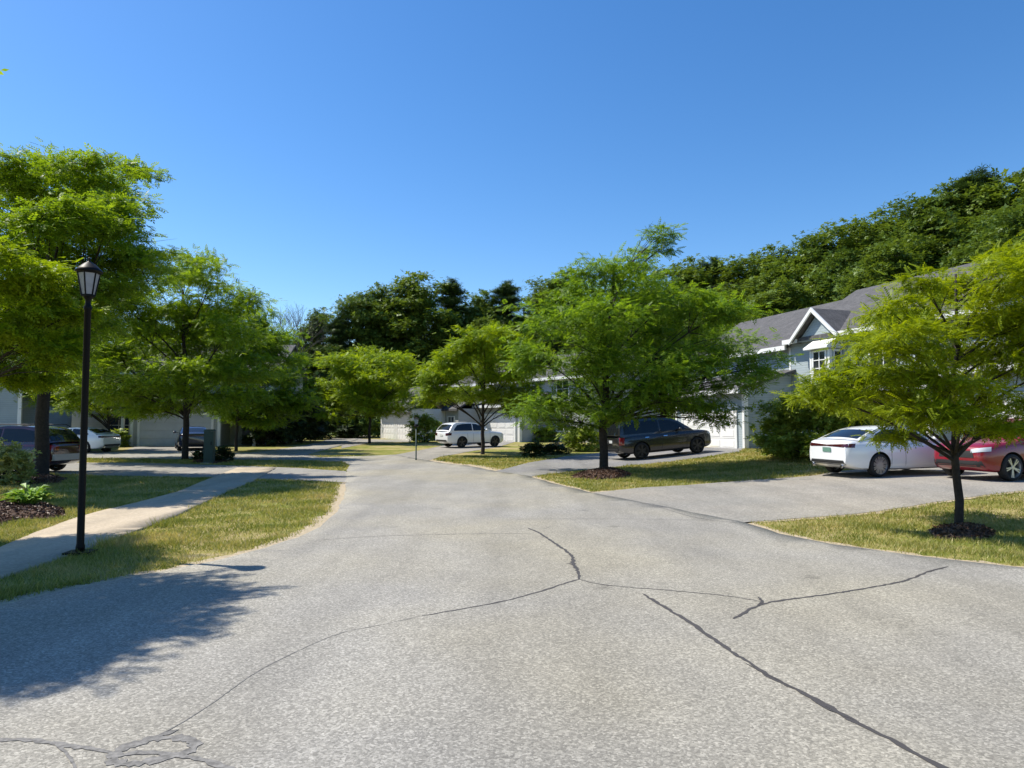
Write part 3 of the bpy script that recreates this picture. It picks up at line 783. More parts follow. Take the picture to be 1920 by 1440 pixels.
# skyline trees: (pixel of the top, distance, kind, label)
SKY = [
    (600, 588, 86, 0, 'dark tree on the skyline just right of the bare twigs'),
    (632, 600, 78, 3, 'narrow evergreen on the skyline in the dip left of the central dark wood'),
    (672, 560, 80, 4, 'dark round tree at the left shoulder of the central wood'),
    (715, 545, 82, 0, 'dark tree rising behind the round lime tree, second in the central wood'),
    (775, 528, 82, 2, 'highest broad tree of the central dark wood'),
    (848, 532, 84, 3, 'evergreen with pointed top right of the highest central tree'),
    (905, 556, 86, 0, 'lower dark tree beside the pointed evergreen of the central wood'),
    (948, 534, 86, 3, 'pointed dark evergreen at the right end of the central wood'),
    (1010, 548, 84, 1, 'green tree on the skyline left of the large middle tree'),
    (1060, 520, 82, 4, 'woodland tree peeping out behind the left side of the large middle tree'),
    (1290, 505, 80, 2, 'woodland tree on the skyline right of the tall leading shoot'),
    (1345, 492, 79, 3, 'small dark evergreen tip on the skyline above the townhouse left roof'),
    (1395, 505, 76, 1, 'mid green rounded tree on the skyline left of the roof gable'),
    (1440, 484, 74, 2, 'bright rounded tree on the skyline above the garage'),
    (1515, 460, 70, 0, 'dark rugged tree standing above the small roof gable'),
    (1545, 455, 69, 4, 'tree on the skyline right above the white gable peak'),
    (1640, 422, 64, 2, 'broad tree on the skyline over the middle of the main roof'),
    (1600, 440, 66, 1, 'tree on the skyline stepping up over the main roof'),
    (1725, 392, 60, 0, 'rounded tree below the highest evergreen on the right skyline'),
    (1775, 365, 58, 4, 'tree leaning on the highest evergreen from the left'),
    (1822, 334, 57, 3, 'highest evergreen on the right skyline'),
    (1875, 352, 55, 2, 'broad tree on the skyline right of the highest evergreen'),
    (1930, 345, 53, 1, 'woodland tree cut by the right edge of the picture'),
    (2010, 330, 52, 0, 'woodland tree just beyond the right edge of the picture'),
]
for k, (a, b, Y, i, lab) in enumerate(SKY):
    x, y, z = sight(a, b, Y)
    put_tree(i, x, y, z, rw.uniform(0, 6.28), lab, 'trees on the skyline', 1.0 if i != 3 else 1.25)
def wood_grid():
    # infill: the body of the wood below the skyline, placed on the land
    for Yl in (19.5, 25.5, 32):
        for X in np.arange(-62, 9, 6.2):
            x, y = h1(X + rw.uniform(-2, 2), Yl + rw.uniform(-2, 2))
            if abs(x / y) > .85 or y < 20: continue
            pxx = 960 + F * x / y
            line = np.interp(pxx, [500, 640, 780, 950, 1060, 1300, 1440, 1520, 1620, 1700, 1760, 1830, 1950], [600, 600, 545, 548, 545, 520, 505, 480, 450, 420, 395, 370, 365]) + (34 if Yl < 22 else 20) + rw.uniform(-6, 40)
            ztop = sight(pxx, line, y)[2]
            put_tree(rw.choice((0, 1, 2, 4, 1, 2)), x, y, min(ztop, 24), rw.uniform(0, 6.28))
    for Y in (81, 97):
        for pxx in range(470, 1080, 48 if Y == 81 else 36):
            q = pxx + rw.uniform(-12, 12)
            line = np.interp(q, [480, 560, 640, 780, 950, 1060], [640, 620, 612, 560, 565, 560]) + (40 if Y == 81 else 14) + rw.uniform(-5, 40)
            x, y, z = sight(q, line, Y + rw.uniform(-3, 3))
            put_tree(rw.choice((0, 4, 3, 0, 1)), x, y, z, rw.uniform(0, 6.28))
    for pxx, Y, line in ((-120, 60, 560), (-20, 66, 570), (90, 70, 560), (190, 68, 565), (280, 72, 590), (370, 74, 585), (430, 76, 600), (490, 78, 618), (530, 80, 640), (572, 84, 650), (150, 55, 640), (20, 52, 640)):
        x, y, z = sight(pxx, line, Y)
        put_tree(rw.choice((0, 1, 4)), x, y, z, rw.uniform(0, 6.28))
wood_grid()

def undergrowth():
    rng = np.random.default_rng(9); P = []
    line = [h1(-75, 19)] + [h1(X, 17) for X in (-40, -20, 0, 12)]
    segs = [((-46, 58), (-20, 60)), ((-20, 62), (-6, 72)), ((-22, 66), (2, 78)), ((-6, 76), (4, 76)), (h1(-42, 20), h1(10, 16)), (h1(-42, 30), h1(10, 24)), ((-24, 84), (26, 92)), ((-60, 70), (-20, 86))]
    for a, b in segs:
        L = math.hypot(b[0] - a[0], b[1] - a[1])
        for k in range(int(L / 1.6)):
            t = rng.random(); x = a[0] + (b[0] - a[0]) * t + rng.normal(0, 1.2); y = a[1] + (b[1] - a[1]) * t + rng.normal(0, 1.2)
            H = rng.uniform(1.2, 4.2); r = rng.uniform(.9, 1.8); n = 150
            q = rng.normal(0, .5, (n, 3)) * np.array([r, r, H * .45]) + np.array([x, y, h(x, y) + H * .5]); P.append(q)
    P = np.concatenate(P); P = P[P[:, 2] > .1]
    D = rng.normal(size=P.shape)
    me = npmesh('undergrowth', sprigs(P, D, .3 + .25 * rng.random(len(P)), 'broad', rng), 4, WOODA)
    tag(link('undergrowth', me), 'dark bushy undergrowth along the foot of the wood', 'undergrowth', kind='stuff')
undergrowth()

def bare_tree():
    rnd = random.Random(5); mb = MB()
    x, y, z = sight(532, 583, 76); base = (x, y, h(x, y)); H = z - base[2]
    def grow(p, d, L, r, lv):
        q = p + d * L; m = p.lerp(q, .5) + Vector((rnd.uniform(-.06, .06) * L, rnd.uniform(-.06, .06) * L, 0))
        mb.tube([p, m, q], [r, r * .8, r * .6], 5, cap=False)
        if lv == 0: return
        for k in range(3 if lv < 4 else 4):
            v = (d + Vector((rnd.uniform(-.6, .6), rnd.uniform(-.6, .6), rnd.uniform(-.05, .3)))).normalized()
            grow(q if k else m.lerp(q, .6), v, L * rnd.uniform(.6, .78), r * .55, lv - 1)
    grow(Vector((0, 0, 0)), Vector((0, 0, 1)), H * .36, .2, 5)
    o = mb.build('bare_tree', BARKG, None, False, False); o.location = base
    tag(o, 'leafless grey tree with thin twigs against the sky, left of the wood', 'tree')
bare_tree()

# ------------------------------------------------------------------ shrubs and plants
def shrub(name, label, base, rx, ry, H, n, size, leaf, seed, group=None, tpl='broad'):
    rng = np.random.default_rng(seed); rnd = random.Random(seed)
    root = empty(name, base, 0, label, 'shrub', group)
    pads = []
    for i in range(10):
        a = i * 2.4; r = math.sqrt((i + .5) / 10) * .72
        pads.append((rx * r * math.cos(a), ry * r * math.sin(a), H * (.36 + .4 * (1 - r) + .12 * rnd.random()), rx * .42, ry * .42, H * .32))
    pads += [(rx * .72 * math.cos(a), ry * .72 * math.sin(a), H * .2, rx * .36, ry * .36, H * .2) for a in (.3, 1.35, 2.4, 3.4, 4.5, 5.5)]
    mb = MB()
    for p in pads:
        c = Vector(p[:3]); mb.tube(bez(Vector((c.x * .1, c.y * .1, -.03)), Vector((c.x * .6, c.y * .6, c.z * .5)), c, 4), [.022 * H ** .5, .018 * H ** .5, .014 * H ** .5, .01, .005], 5, cap=False)
    mb.build('stem', BARK, root, True, False)
    P, D = pad_points(pads, n, rng, 9, .4); ok = P[:, 2] > .03
    link('foliage', npmesh('foliage', sprigs(P[ok], D[ok], size * (.6 + .7 * rng.random(ok.sum())), tpl, rng), 4, leaf), root)
    return root
shrub('shrub', 'large rounded shrub at the garage corner beside the white sedan', ground_at(at(1556, 864)), 2.6, 1.9, 2.8, 15000, .16, SHRUBL, 81)
shrub('shrub', 'low green bush at the foot of the large rounded shrub by the garage corner', ground_at(at(1478, 858)), .9, .7, .9, 2000, .16, SHRUBL, 82)
shrub('shrub', 'pale variegated bush cut by the left edge above the hosta', ground_at(at(2, 910)), .75, .65, 1.15, 2000, .14, PALEL, 83)
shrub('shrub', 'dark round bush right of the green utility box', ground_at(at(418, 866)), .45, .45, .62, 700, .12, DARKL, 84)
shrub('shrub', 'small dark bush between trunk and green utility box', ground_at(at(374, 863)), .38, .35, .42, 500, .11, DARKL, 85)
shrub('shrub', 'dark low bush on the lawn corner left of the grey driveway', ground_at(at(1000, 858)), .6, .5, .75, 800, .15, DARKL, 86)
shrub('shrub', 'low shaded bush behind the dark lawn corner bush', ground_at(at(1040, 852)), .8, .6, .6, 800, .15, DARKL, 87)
shrub('shrub', 'yellow green bush at the side wall of the middle garage', ground_at(at(1022, 828)), 1.3, .9, 1.0, 1100, .22, SHRUBL, 88)
shrub('shrub', 'green bush left of the black car under the large tree', ground_at(at(1092, 846)), 1.3, 1.0, 1.3, 1100, .24, SHRUBL, 89)
shrub('shrub', 'olive bush beside the pale left garage posts', ground_at(at(215, 838)), .9, .7, 1.1, 900, .2, SHRUBL, 90)
shrub('shrub', 'bush between the farthest garage and the small porch', ground_at(at(797, 829)), 1.4, 1.0, 2.0, 1100, .28, SHRUBL, 91)
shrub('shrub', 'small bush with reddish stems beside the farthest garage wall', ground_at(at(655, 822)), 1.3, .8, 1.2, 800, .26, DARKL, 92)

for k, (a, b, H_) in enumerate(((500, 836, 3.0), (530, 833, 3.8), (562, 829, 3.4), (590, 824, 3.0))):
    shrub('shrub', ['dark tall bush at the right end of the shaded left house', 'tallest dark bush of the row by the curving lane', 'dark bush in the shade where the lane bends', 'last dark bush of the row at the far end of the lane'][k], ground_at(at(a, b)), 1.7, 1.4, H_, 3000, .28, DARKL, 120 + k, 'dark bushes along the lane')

def hosta():
    p = at(55, 955); base = ground_at(p, .06); rng = np.random.default_rng(17)
    root = empty('hosta_plant', base, 0, 'bright hosta clump with broad leaves in the mulch bed', 'plant')
    n = 230; a = rng.random(n) * 2 * np.pi; el = rng.uniform(.1, 1.2, n)
    D = np.stack([np.cos(a) * np.cos(el), np.sin(a) * np.cos(el), np.sin(el) * .8], 1)
    P = D * np.array([.36, .36, .42]) * rng.uniform(.15, 1, (n, 1)) + np.array([0, 0, .06])
    D[:, 2] *= .15
    V = sprigs(P, D, .2 * (.7 + .5 * rng.random(n)), 'hosta', rng, .4)
    link('foliage', npmesh('foliage', V, 4, HOSTA), root)
    mb = MB()
    for i in range(0, n, 2): mb.tube([(0, 0, -.05), tuple(P[i] * .5), tuple(P[i])], [.008, .006, .004], 4, cap=False)
    mb.build('stem', HOSTA, root, True, False)
hosta()

def tufts():
    """taller tufts of uncut grass at the walk's edge"""
    rng = np.random.default_rng(4); V = []
    for a, b, n, H in ((198, 1026, 160, .2), (222, 1020, 120, .16), (303, 989, 130, .2), (255, 1010, 100, .13), (176, 1044, 90, .12), (330, 1020, 90, .1), (270, 1030, 90, .1), (365, 955, 60, .12)):
        x, y = at(a, b); z = h(x, y)
        X = x + rng.normal(0, .1, n); Yy = y + rng.normal(0, .1, n); an = rng.random(n) * 6.28; bb = rng.random(n) * 6.28
        hh = H * (.4 + .7 * rng.random(n)); w = .005
        t = np.zeros((n, 3, 3))
        t[:, 0] = np.stack([X - np.cos(an) * w, Yy - np.sin(an) * w, np.full(n, z)], 1)
        t[:, 1] = np.stack([X + np.cos(an) * w, Yy + np.sin(an) * w, np.full(n, z)], 1)
        t[:, 2] = np.stack([X + np.cos(bb) * hh * .6, Yy + np.sin(bb) * hh * .6, z + hh], 1)
        V.append(t.reshape(-1, 3))
    tag(link('grass_tufts', npmesh('grass_tufts', np.concatenate(V), 3, BLADE)), 'uncut grass tufts along the concrete walk', 'grass', kind='stuff')
tufts()

# ------------------------------------------------------------------ houses
def win(parent, x0, x1, z0, z1, y, cols=2, rows=2, out=-1, name='window'):
    """window in a facade at local y, facing -y (out=-1)"""
    f = MB(); t = .09; d = .06 * out
    ya, yb = sorted((y, y + d))
    f.box(x0 - t, x0, ya, yb, z0 - t, z1 + t).box(x1, x1 + t, ya, yb, z0 - t, z1 + t).box(x0, x1, ya, yb, z1, z1 + t).box(x0, x1, ya, yb, z0 - t, z0)
    m = .022
    for i in range(1, cols):
        xx = x0 + (x1 - x0) * i / cols; f.box(xx - m, xx + m, ya + .004, yb - .01 if out > 0 else yb - .004, z0, z1)
    for i in range(1, rows):
        zz = z0 + (z1 - z0) * i / rows; f.box(x0, x1, ya + .008, yb - .008, zz - m, zz + m)
    o = f.build(name, WHITE, parent)
    ym = y + out * .025
    MB().box(x0, x1, min(y, ym), max(y, ym), z0, z1).build('pane', PANE, o)
    return o

def garage_door(parent, x0, x1, z1, y, m=DOORW, arch=False):
    d = MB(); n = 4; hh = z1 / n
    for i in range(n):
        d.box(x0, x1, y - .04, y + .01, i * hh + .008, (i + 1) * hh - .008)
        k = 4
        for j in range(k):
            w = (x1 - x0) / k
            d.box(x0 + j * w + .12, x0 + (j + 1) * w - .12, y - .055, y - .041, i * hh + .1, (i + 1) * hh - .1)
    o = d.build('garage_door', m, parent)
    t = MB().box(x0 - .16, x0 - .004, y - .07, y, 0, z1 + .16).box(x1 + .004, x1 + .16, y - .07, y, 0, z1 + .16).box(x0 - .004, x1 + .004, y - .07, y, z1 + .004, z1 + .16)
    t.build('door_trim', WHITE, o)
    return o

def gable_roof(parent, x0, x1, y0, y1, ze, rise, over=.4, th=.16, axis='x', name='roof'):
    """two slopes, ridge along axis"""
    mb = MB()
    if axis == 'x':
        ym = (y0 + y1) / 2; s = rise / (ym - y0)
        A = [(y0 - over, ze - over * s), (ym, ze + rise), (y1 + over, ze - over * s), (y1 + over, ze - over * s + th), (ym, ze + rise + th * 1.1), (y0 - over, ze - over * s + th)]
        mb.prism(A, 'x', x0 - over, x1 + over)
    else:
        xm = (x0 + x1) / 2; s = rise / (xm - x0)
        A = [(x0 - over, ze - over * s), (xm, ze + rise), (x1 + over, ze - over * s), (x1 + over, ze - over * s + th), (xm, ze + rise + th * 1.1), (x0 - over, ze - over * s + th)]
        mb.prism(A, 'y', y0 - over, y1)
    return mb.build(name, ROOF, parent)

def fascia(parent, x0, x1, y, z, hgt=.2, name='gutter'):
    return MB().box(x0, x1, y - .12, y, z - hgt, z + .03).build(name, WHITE, parent)

def house_right():
    o = (H1O[0], H1O[1], h(*H1O) - .02)
    H = empty('townhouse', o, R(-72), 'long grey blue two storey townhouse with dark shingle roof on the right', 'house')
    # local x runs along the front towards the camera, y goes into the house
    ze = 5.45
    main = MB()
    main.prism([(3.15, -.6), (12, -.6), (12, ze), (7.575, ze + 2.6), (3.15, ze)], 'x', -10, 0)
    main.prism([(3.0, -.6), (12.001, -.6), (12.001, ze + .22), (7.5, ze + 2.72), (3.0, ze + .22)], 'x', 0.001, 15)
    main.build('wall', SIDING, H)
    MB().box(-10.02, 0, 3.1, 3.14, -.6, .22).build('foundation', CONCRETE, H); MB().box(.01, 15.02, 2.95, 2.99, -.6, .22).build('foundation', CONCRETE, H)
    r = gable_roof(H, -10, -.35, 3.15, 12, ze, 2.6)
    r2 = gable_roof(H, .32, 15, 3.0, 12, ze + .24, 2.7, .42)
    fascia(H, -10.4, -.02, 2.74, ze - .12); fascia(H, .0, 1.0, 2.57, ze + .12); fascia(H, 3.7, 15.4, 2.57, ze + .12)
    c = MB().box(-.13, .0, 2.98, 3.15, -.2, ze - .2).build('corner_board', WHITE, H)
    # front gable over the bay
    g = MB().prism([(1.0, 5.4), (3.7, 5.4), (2.35, 6.62)], 'y', 2.62, 3.9).build('gable_wall', SIDING, H)
    gr = gable_roof(H, .95, 3.75, 2.5, 6.6, 5.52, 1.26, .16, .12, 'y', 'gable_roof')
    sl = 1.26 / 1.4
    rk = MB()
    for sx in (-1, 1):
        x0 = 2.35; n = 2.35 + sx * 1.62
        A = [(x0, 5.52 + 1.26 + .16), (n, 5.52 + 1.26 + .16 - 1.62 * sl), (n, 5.52 + 1.26 - .05 - 1.62 * sl), (x0, 5.52 + 1.26 - .05)]
        rk.prism(A, 'y', 2.24 - .003 * (sx > 0), 2.33)
    rk.build('rake_board', WHITE, gr)
    # bay window with small pediment
    bw = MB().box(2.25, 3.45, 2.3, 3.0, 2.3, 4.9).build('bay', SIDING, H)
    win(bw, 2.45, 3.2, 3.55, 4.72, 2.3, 2, 3)
    MB().box(3.36, 3.5, 2.25, 2.4, 2.3, 4.8).build('corner_board', WHITE, bw); MB().box(2.2, 2.32, 2.25, 2.4, 2.3, 4.8).build('corner_board', WHITE, bw)
    sw = MB().box(3.45, 3.5, 2.5, 2.56, 3.4, 4.8).box(3.45, 3.5, 2.92, 2.98, 3.4, 4.8).box(3.45, 3.5, 2.56, 2.92, 4.7, 4.8).box(3.45, 3.5, 2.56, 2.92, 3.4, 3.5).build('window', WHITE, bw)
    MB().box(3.45, 3.47, 2.56, 2.92, 3.5, 4.7).build('pane', PANE, bw)
    MB().prism([(2.0, 4.86), (3.15, 4.86), (3.15, 4.95), (2.58, 5.32), (2.0, 4.95)], 'x', 2.05, 3.62).build('pediment', WHITE, bw)
    # left garage wing
    ga = MB().box(-6.2, 0, 0, 3.15, -.6, 2.95).build('garage_wall', SIDING, H)
    garage_door(ga, -5.5, -.62, 2.15, 0)
    MB().box(-.03, .14, -.05, .2, -.1, 2.95).build('corner_board', WHITE, ga); MB().box(-6.35, -6.18, -.05, .2, -.1, 2.95).build('corner_board', WHITE, ga)
    MB().box(-6.25, .03, -.03, 3.1, -.6, .06).build('foundation', CONCRETE, ga)
    rp = MB().prism([(-.45, 2.93), (3.15, 4.0), (3.15, 4.14), (-.45, 3.07)], 'x', -6.5, .35).build('garage_roof', ROOF, H)
    MB().box(-6.5, .35, -.56, -.45, 2.82, 3.05).build('gutter', WHITE, rp)
    MB().prism([(0.0, 2.95), (3.15, 2.95), (3.15, 3.98), (0.0, 3.03)], 'x', -.2, 0).build('gable_wall', SIDING, rp); MB().prism([(0.0, 2.95), (3.15, 2.95), (3.15, 3.98), (0.0, 3.03)], 'x', -6.2, -6.0).build('gable_wall', SIDING, rp)
    # first-floor window left block
    win(H, -4.2, -2.9, 4.35, 5.1, 3.15, 2, 2); win(H, -8.6, -7.2, 3.7, 5.0, 3.15, 2, 2)
    # entry porch between the garages
    pr = MB().prism([(1.3, 2.75), (3.0, 3.25), (3.0, 3.37), (1.3, 2.87)], 'x', 4.1, 9.6).build('porch_roof', ROOF, H)
    MB().box(4.1, 9.6, 1.2, 1.3, 2.62, 2.85).build('gutter', WHITE, pr)
    for xx in (4.3, 6.8, 9.3): MB().box(xx, xx + .16, 1.38, 1.54, -.2, 2.74).build('porch_post', WHITE, pr)
    MB().box(4.0, 9.7, 1.2, 3.0, -.5, .1).build('porch_floor', CONCRETE, pr)
    d = MB().box(7.4, 8.35, 2.93, 3.0, .1, 2.2).build('front_door', DARKDOOR, H)
    MB().box(7.28, 7.4, 2.9, 3.0, .1, 2.32).box(8.35, 8.47, 2.9, 3.0, .1, 2.32).box(7.4, 8.35, 2.9, 3.0, 2.2, 2.32).build('door_trim', WHITE, d)
    MB().box(8.22, 8.27, 2.87, 2.93, 1.05, 1.17).build('handle', CHROME, d)
    win(H, 4.7, 6.4, .95, 2.2, 3.0, 3, 2); win(H, 5.2, 6.6, 3.75, 5.05, 3.0, 2, 2); win(H, 8.2, 9.6, 3.9, 5.1, 3.0, 2, 2); win(H, 12.0, 13.4, 4.3, 5.3, 3.0, 2, 2)
    # right garage wing
    gb = MB().box(10.2, 16.6, 2.0, 2.998, -.6, 3.2).build('garage_wall', SIDING, H)
    garage_door(gb, 10.8, 15.8, 2.2, 2.0)
    MB().box(10.08, 10.22, 1.95, 2.15, -.1, 3.2).build('corner_board', WHITE, gb)
    rb = MB().prism([(1.5, 3.2), (2.99, 4.0), (2.99, 4.14), (1.5, 3.34)], 'x', 9.8, 17.0).build('garage_roof', ROOF, H)
    MB().box(9.8, 17.0, 1.39, 1.5, 3.08, 3.32).build('gutter', WHITE, rb)
    # second front gable at the right
    g2 = gable_roof(H, 11.3, 14.5, 2.4, 6.6, 5.6, 1.4, .16, .12, 'y', 'gable_roof')
    rk = MB(); sl = 1.4 / 1.6
    for sx in (-1, 1):
        n = 12.9 + sx * 1.8
        rk.prism([(12.9, 7.16), (n, 7.16 - 1.8 * sl), (n, 6.88 - 1.8 * sl), (12.9, 6.88)], 'y', 2.14 - .003 * (sx > 0), 2.23)
    rk.build('rake_board', WHITE, g2)
    MB().prism([(11.35, 5.5), (14.45, 5.5), (12.9, 6.86)], 'y', 2.6, 3.9).build('gable_wall', SIDING, H)
house_right()

def house_middle():
    p = at(973, 829); U = (.6, -.8)
    H = empty('townhouse', (p[0], p[1], h(*p)), math.atan2(-.8, .6), 'grey townhouse with white garage door behind the parked white far car', 'house')
    main = MB().prism([(3, -.6), (11, -.6), (11, 5.3), (7, 7.5), (3, 5.3)], 'x', -14, 5).build('wall', SIDEB, H)
    gable_roof(H, -14, 5, 3, 11, 5.3, 2.2); fascia(H, -14.4, 5.4, 2.6, 5.2)
    ga = MB().box(-5.6, 0, 0, 3, -.6, 2.9).build('garage_wall', SIDEB, H)
    garage_door(ga, -5.1, -.55, 2.15, 0)
    MB().box(-.05, .14, -.05, .2, -.1, 2.9).build('corner_board', WHITE, ga)
    rp = MB().prism([(-.45, 2.9), (3, 3.9), (3, 4.04), (-.45, 3.04)], 'x', -5.9, .35).build('garage_roof', ROOF, H)
    MB().box(-5.9, .35, -.56, -.45, 2.8, 3.02).build('gutter', WHITE, rp)
    pr = MB().prism([(.3, 2.5), (3, 3.1), (3, 3.22), (.3, 2.62)], 'x', -13, -8.2).build('porch_roof', ROOF, H)
    MB().box(-13, -8.2, .2, .3, 2.36, 2.6).build('gutter', WHITE, pr)
    for xx in (-12.9, -10.5, -8.5): MB().box(xx, xx + .2, .35, .55, -.2, 2.5).build('porch_post', WHITE, pr)
    MB().box(-13, -8.2, .36, .44, .75, .83).build('railing', WHITE, pr)
    d = MB().box(-10.2, -9.2, 2.93, 3.0, 0, 2.1).build('front_door', DARKDOOR, H)
    win(H, -12.6, -11.2, .9, 2.1, 3.0); win(H, -12.4, -11.2, 3.6, 4.9, 3.0); win(H, -9, -7.8, 3.6, 4.9, 3.0); win(H, -3.6, -2.2, 4.2, 5.0, 3.0); win(H, 1.2, 2.6, 3.6, 4.9, 3.0); win(H, 1.2, 2.8, .9, 2.1, 3.0)
    MB().box(.02, 5.1, 2.9, 2.99, -.5, .2).build('foundation', CONCRETE, H)
house_middle()

def house_far():
    p = at(771, 826)
    H = empty('garage_house', (p[0], p[1], h(*p)), R(-56), 'farthest white fronted house with two single garage doors behind the round lime tree', 'house')
    ga = MB().box(-6.2, 0, 0, 6.5, -.6, 2.7).build('wall', WSIDE, H)
    garage_door(ga, -5.75, -3.35, 2.05, 0); garage_door(ga, -2.75, -.35, 2.05, 0)
    MB().box(-3.1, -2.98, -.06, 0, -.1, 2.66).build('door_post', WHITE, ga); MB().box(-.1, .1, -.05, .15, -.1, 2.68).build('corner_board', WHITE, ga); MB().box(-6.3, -6.1, -.05, .15, -.1, 2.68).build('corner_board', WHITE, ga)
    gable_roof(H, -6.2, 0, 0, 6.5, 2.7, 2.0); fascia(H, -6.6, .4, -.4, 2.6)
    MB().box(.1, 2.4, 3.2, 9, -.6, 2.7).build('side_wall', SIDEB, H)
    gable_roof(H, .1, 2.4, 3.2, 9, 2.72, 1.7, .35, .16, 'x', 'roof')
    win(H, .7, 1.7, .9, 2.0, 3.2)
house_far()

def house_left():
    p = at(256, 837); z = h(*p)
    H = empty('townhouse', (p[0], p[1], z), R(3), 'shaded townhouse with pale grey garage door and white posts at the left', 'house')
    main = MB().prism([(2.2, -.6), (10.5, -.6), (10.5, 5.4), (6.3, 7.6), (2.2, 5.4)], 'x', -7.5, 8.6).build('wall', SIDEB, H)
    gable_roof(H, -7.5, 8.6, 2.2, 10.5, 5.4, 2.2); fascia(H, -7.9, 9.0, 1.8, 5.3)
    ga = MB().box(-.3, 5.5, 0, 2.2, -.6, 2.9).build('garage_wall', SIDEB, H)
    garage_door(ga, .2, 5.0, 2.15, 0, DOORG)
    MB().box(-.45, -.25, -.06, .14, -.1, 2.9).build('corner_board', WHITE, ga); MB().box(5.42, 5.62, -.06, .14, -.1, 2.9).build('corner_board', WHITE, ga)
    rp = MB().prism([(-.5, 2.85), (2.2, 3.6), (2.2, 3.74), (-.5, 2.99)], 'x', -.8, 6).build('garage_roof', ROOF, H)
    MB().box(-.8, 6, -.6, -.5, 2.75, 2.97).build('gutter', WHITE, rp)
    for xx in (-1.25, 7.7): 
        MB().box(xx, xx + .18, .3, .48, -.2, 2.5).build('porch_post', WHITE, H)
    pr = MB().prism([(.1, 2.5), (2.2, 3.0), (2.2, 3.1), (.1, 2.6)], 'x', 5.9, 9.0).build('porch_roof', ROOF, H)
    MB().prism([(.1, 2.5), (2.2, 3.0), (2.2, 3.1), (.1, 2.6)], 'x', -3.6, -.85).build('porch_roof', ROOF, H)
    d = MB().box(6.4, 7.3, 2.13, 2.2, 0, 2.1).build('front_door', DARKDOOR, H)
    win(H, -3, -1.6, .8, 2.1, 2.2); win(H, 1.6, 3.2, 3.8, 5, 2.2); win(H, 6.6, 8.0, 3.8, 5, 2.2)
house_left()

def house_edge():
    x, y, _ = sight(-60, 830, 40)
    H = empty('townhouse', (x, y, h(x, y)), R(14), 'pale blue house wall showing at the left edge above the maroon car', 'house')
    MB().prism([(0, -.6), (8, -.6), (8, 5.2), (4, 7.2), (0, 5.2)], 'x', -8, 2.6).build('wall', SIDING, H)
    gable_roof(H, -8, 2.6, 0, 8, 5.2, 2.0); fascia(H, -8.4, 3, -.4, 5.1)
    MB().box(2.45, 2.64, -.06, .1, -.2, 5.1).build('corner_board', WHITE, H)
    win(H, -.2, 1.2, 1.0, 2.3, 0); win(H, -.2, 1.2, 3.6, 4.8, 0); win(H, -4, -2.4, 1.0, 2.3, 0)
house_edge()

# ------------------------------------------------------------------ street furniture
def lamp_post():
    p = at(150, 1042); o = ground_at(p)
    L = empty('lamp_post', o, 0, 'black lamp post with lantern head standing on the grass by the concrete walk', 'lamp post')
    L.rotation_euler = (0, R(-.25), R(8))
    MB().box(-.16, .16, -.13, .13, -.05, .06).build('base_plate', BLACKM, L)
    mb = MB().lathe([(.055, .06), (.055, .12), (.046, .16), (.043, 1.2), (.041, 3.22), (.05, 3.23), (.05, 3.27), (.035, 3.3), (.032, 3.36), (.06, 3.4), (.075, 3.42)], 16)
    mb.build('pole', BLACKM, L, True)
    n = 6
    gl = MB().lathe([(.072, 3.43), (.128, 3.72)], n); gl.build('lantern_glass', LGLASS, L)
    fr = MB()
    for k in range(n):
        a = 2 * math.pi * (k + .5) / n
        fr.tube([(.076 * math.cos(a), .076 * math.sin(a), 3.42), (.132 * math.cos(a), .132 * math.sin(a), 3.73)], [.010, .010], 5)
    fr.lathe([(.08, 3.41), (.082, 3.435)], n); fr.lathe([(.135, 3.715), (.14, 3.735)], n)
    fr.build('lantern_frame', BLACKM, L)
    MB().lathe([(.165, 3.735), (.17, 3.75), (.13, 3.79), (.09, 3.83), (.05, 3.86), (.02, 3.88), (.012, 3.9), (.022, 3.915), (.004, 3.94)], 12).build('lantern_cap', BLACKM, L, True)
lamp_post()

def slim_post():
    p = at(780, 863); o = ground_at(p)
    L = empty('slim_post', o, 0, 'slim green post with small pale box shaped head at the road edge', 'post')
    MB().lathe([(.05, -.05), (.05, .05), (.032, .08), (.03, 1.55)], 8).build('pole', GREENBOX, L, True)
    MB().lathe([(.03, 1.55), (.12, 1.6), (.12, 1.64), (.05, 1.68)], 8).build('bracket', BLACKM, L)
    b = MB().lathe([(.08, 1.69), (.13, 1.92)], 4).build('lamp_head', simple('pale_blue_panel', (0.2, 0.26, 0.31), .3), L)
    MB().lathe([(.15, 1.925), (.15, 1.945), (.02, 2.02)], 4).build('lamp_cap', BLACKM, L)
slim_post()

def utility_box():
    p = at(392, 869); o = ground_at(p)
    L = empty('utility_box', o, R(8), 'tall narrow green utility box on the grass strip beside the tree trunk', 'utility box')
    MB().box(-.20, .20, -.16, .16, -.05, 1.4).build('cabinet', GREENBOX, L)
    MB().prism([(-.23, 1.405), (.23, 1.405), (.16, 1.49), (-.16, 1.49)], 'y', -.19, .19).build('lid', GREENBOX, L)
    MB().box(-.17, .17, -.175, -.161,   .15, 1.3).build('door', GREENBOX, L)
    MB().box(.1, .13, -.19, -.176, .8, .95).build('handle', BLACKM, L)
    MB().box(-.3, .3, -.26, .26, -.06, .04).build('plinth', CONCRETE, L)
utility_box()

# ------------------------------------------------------------------ cars
def interp(x, pts):
    pts = sorted(pts); xs = [p[0] for p in pts]; ys = [p[1] for p in pts]
    return float(np.interp(x, xs, ys))

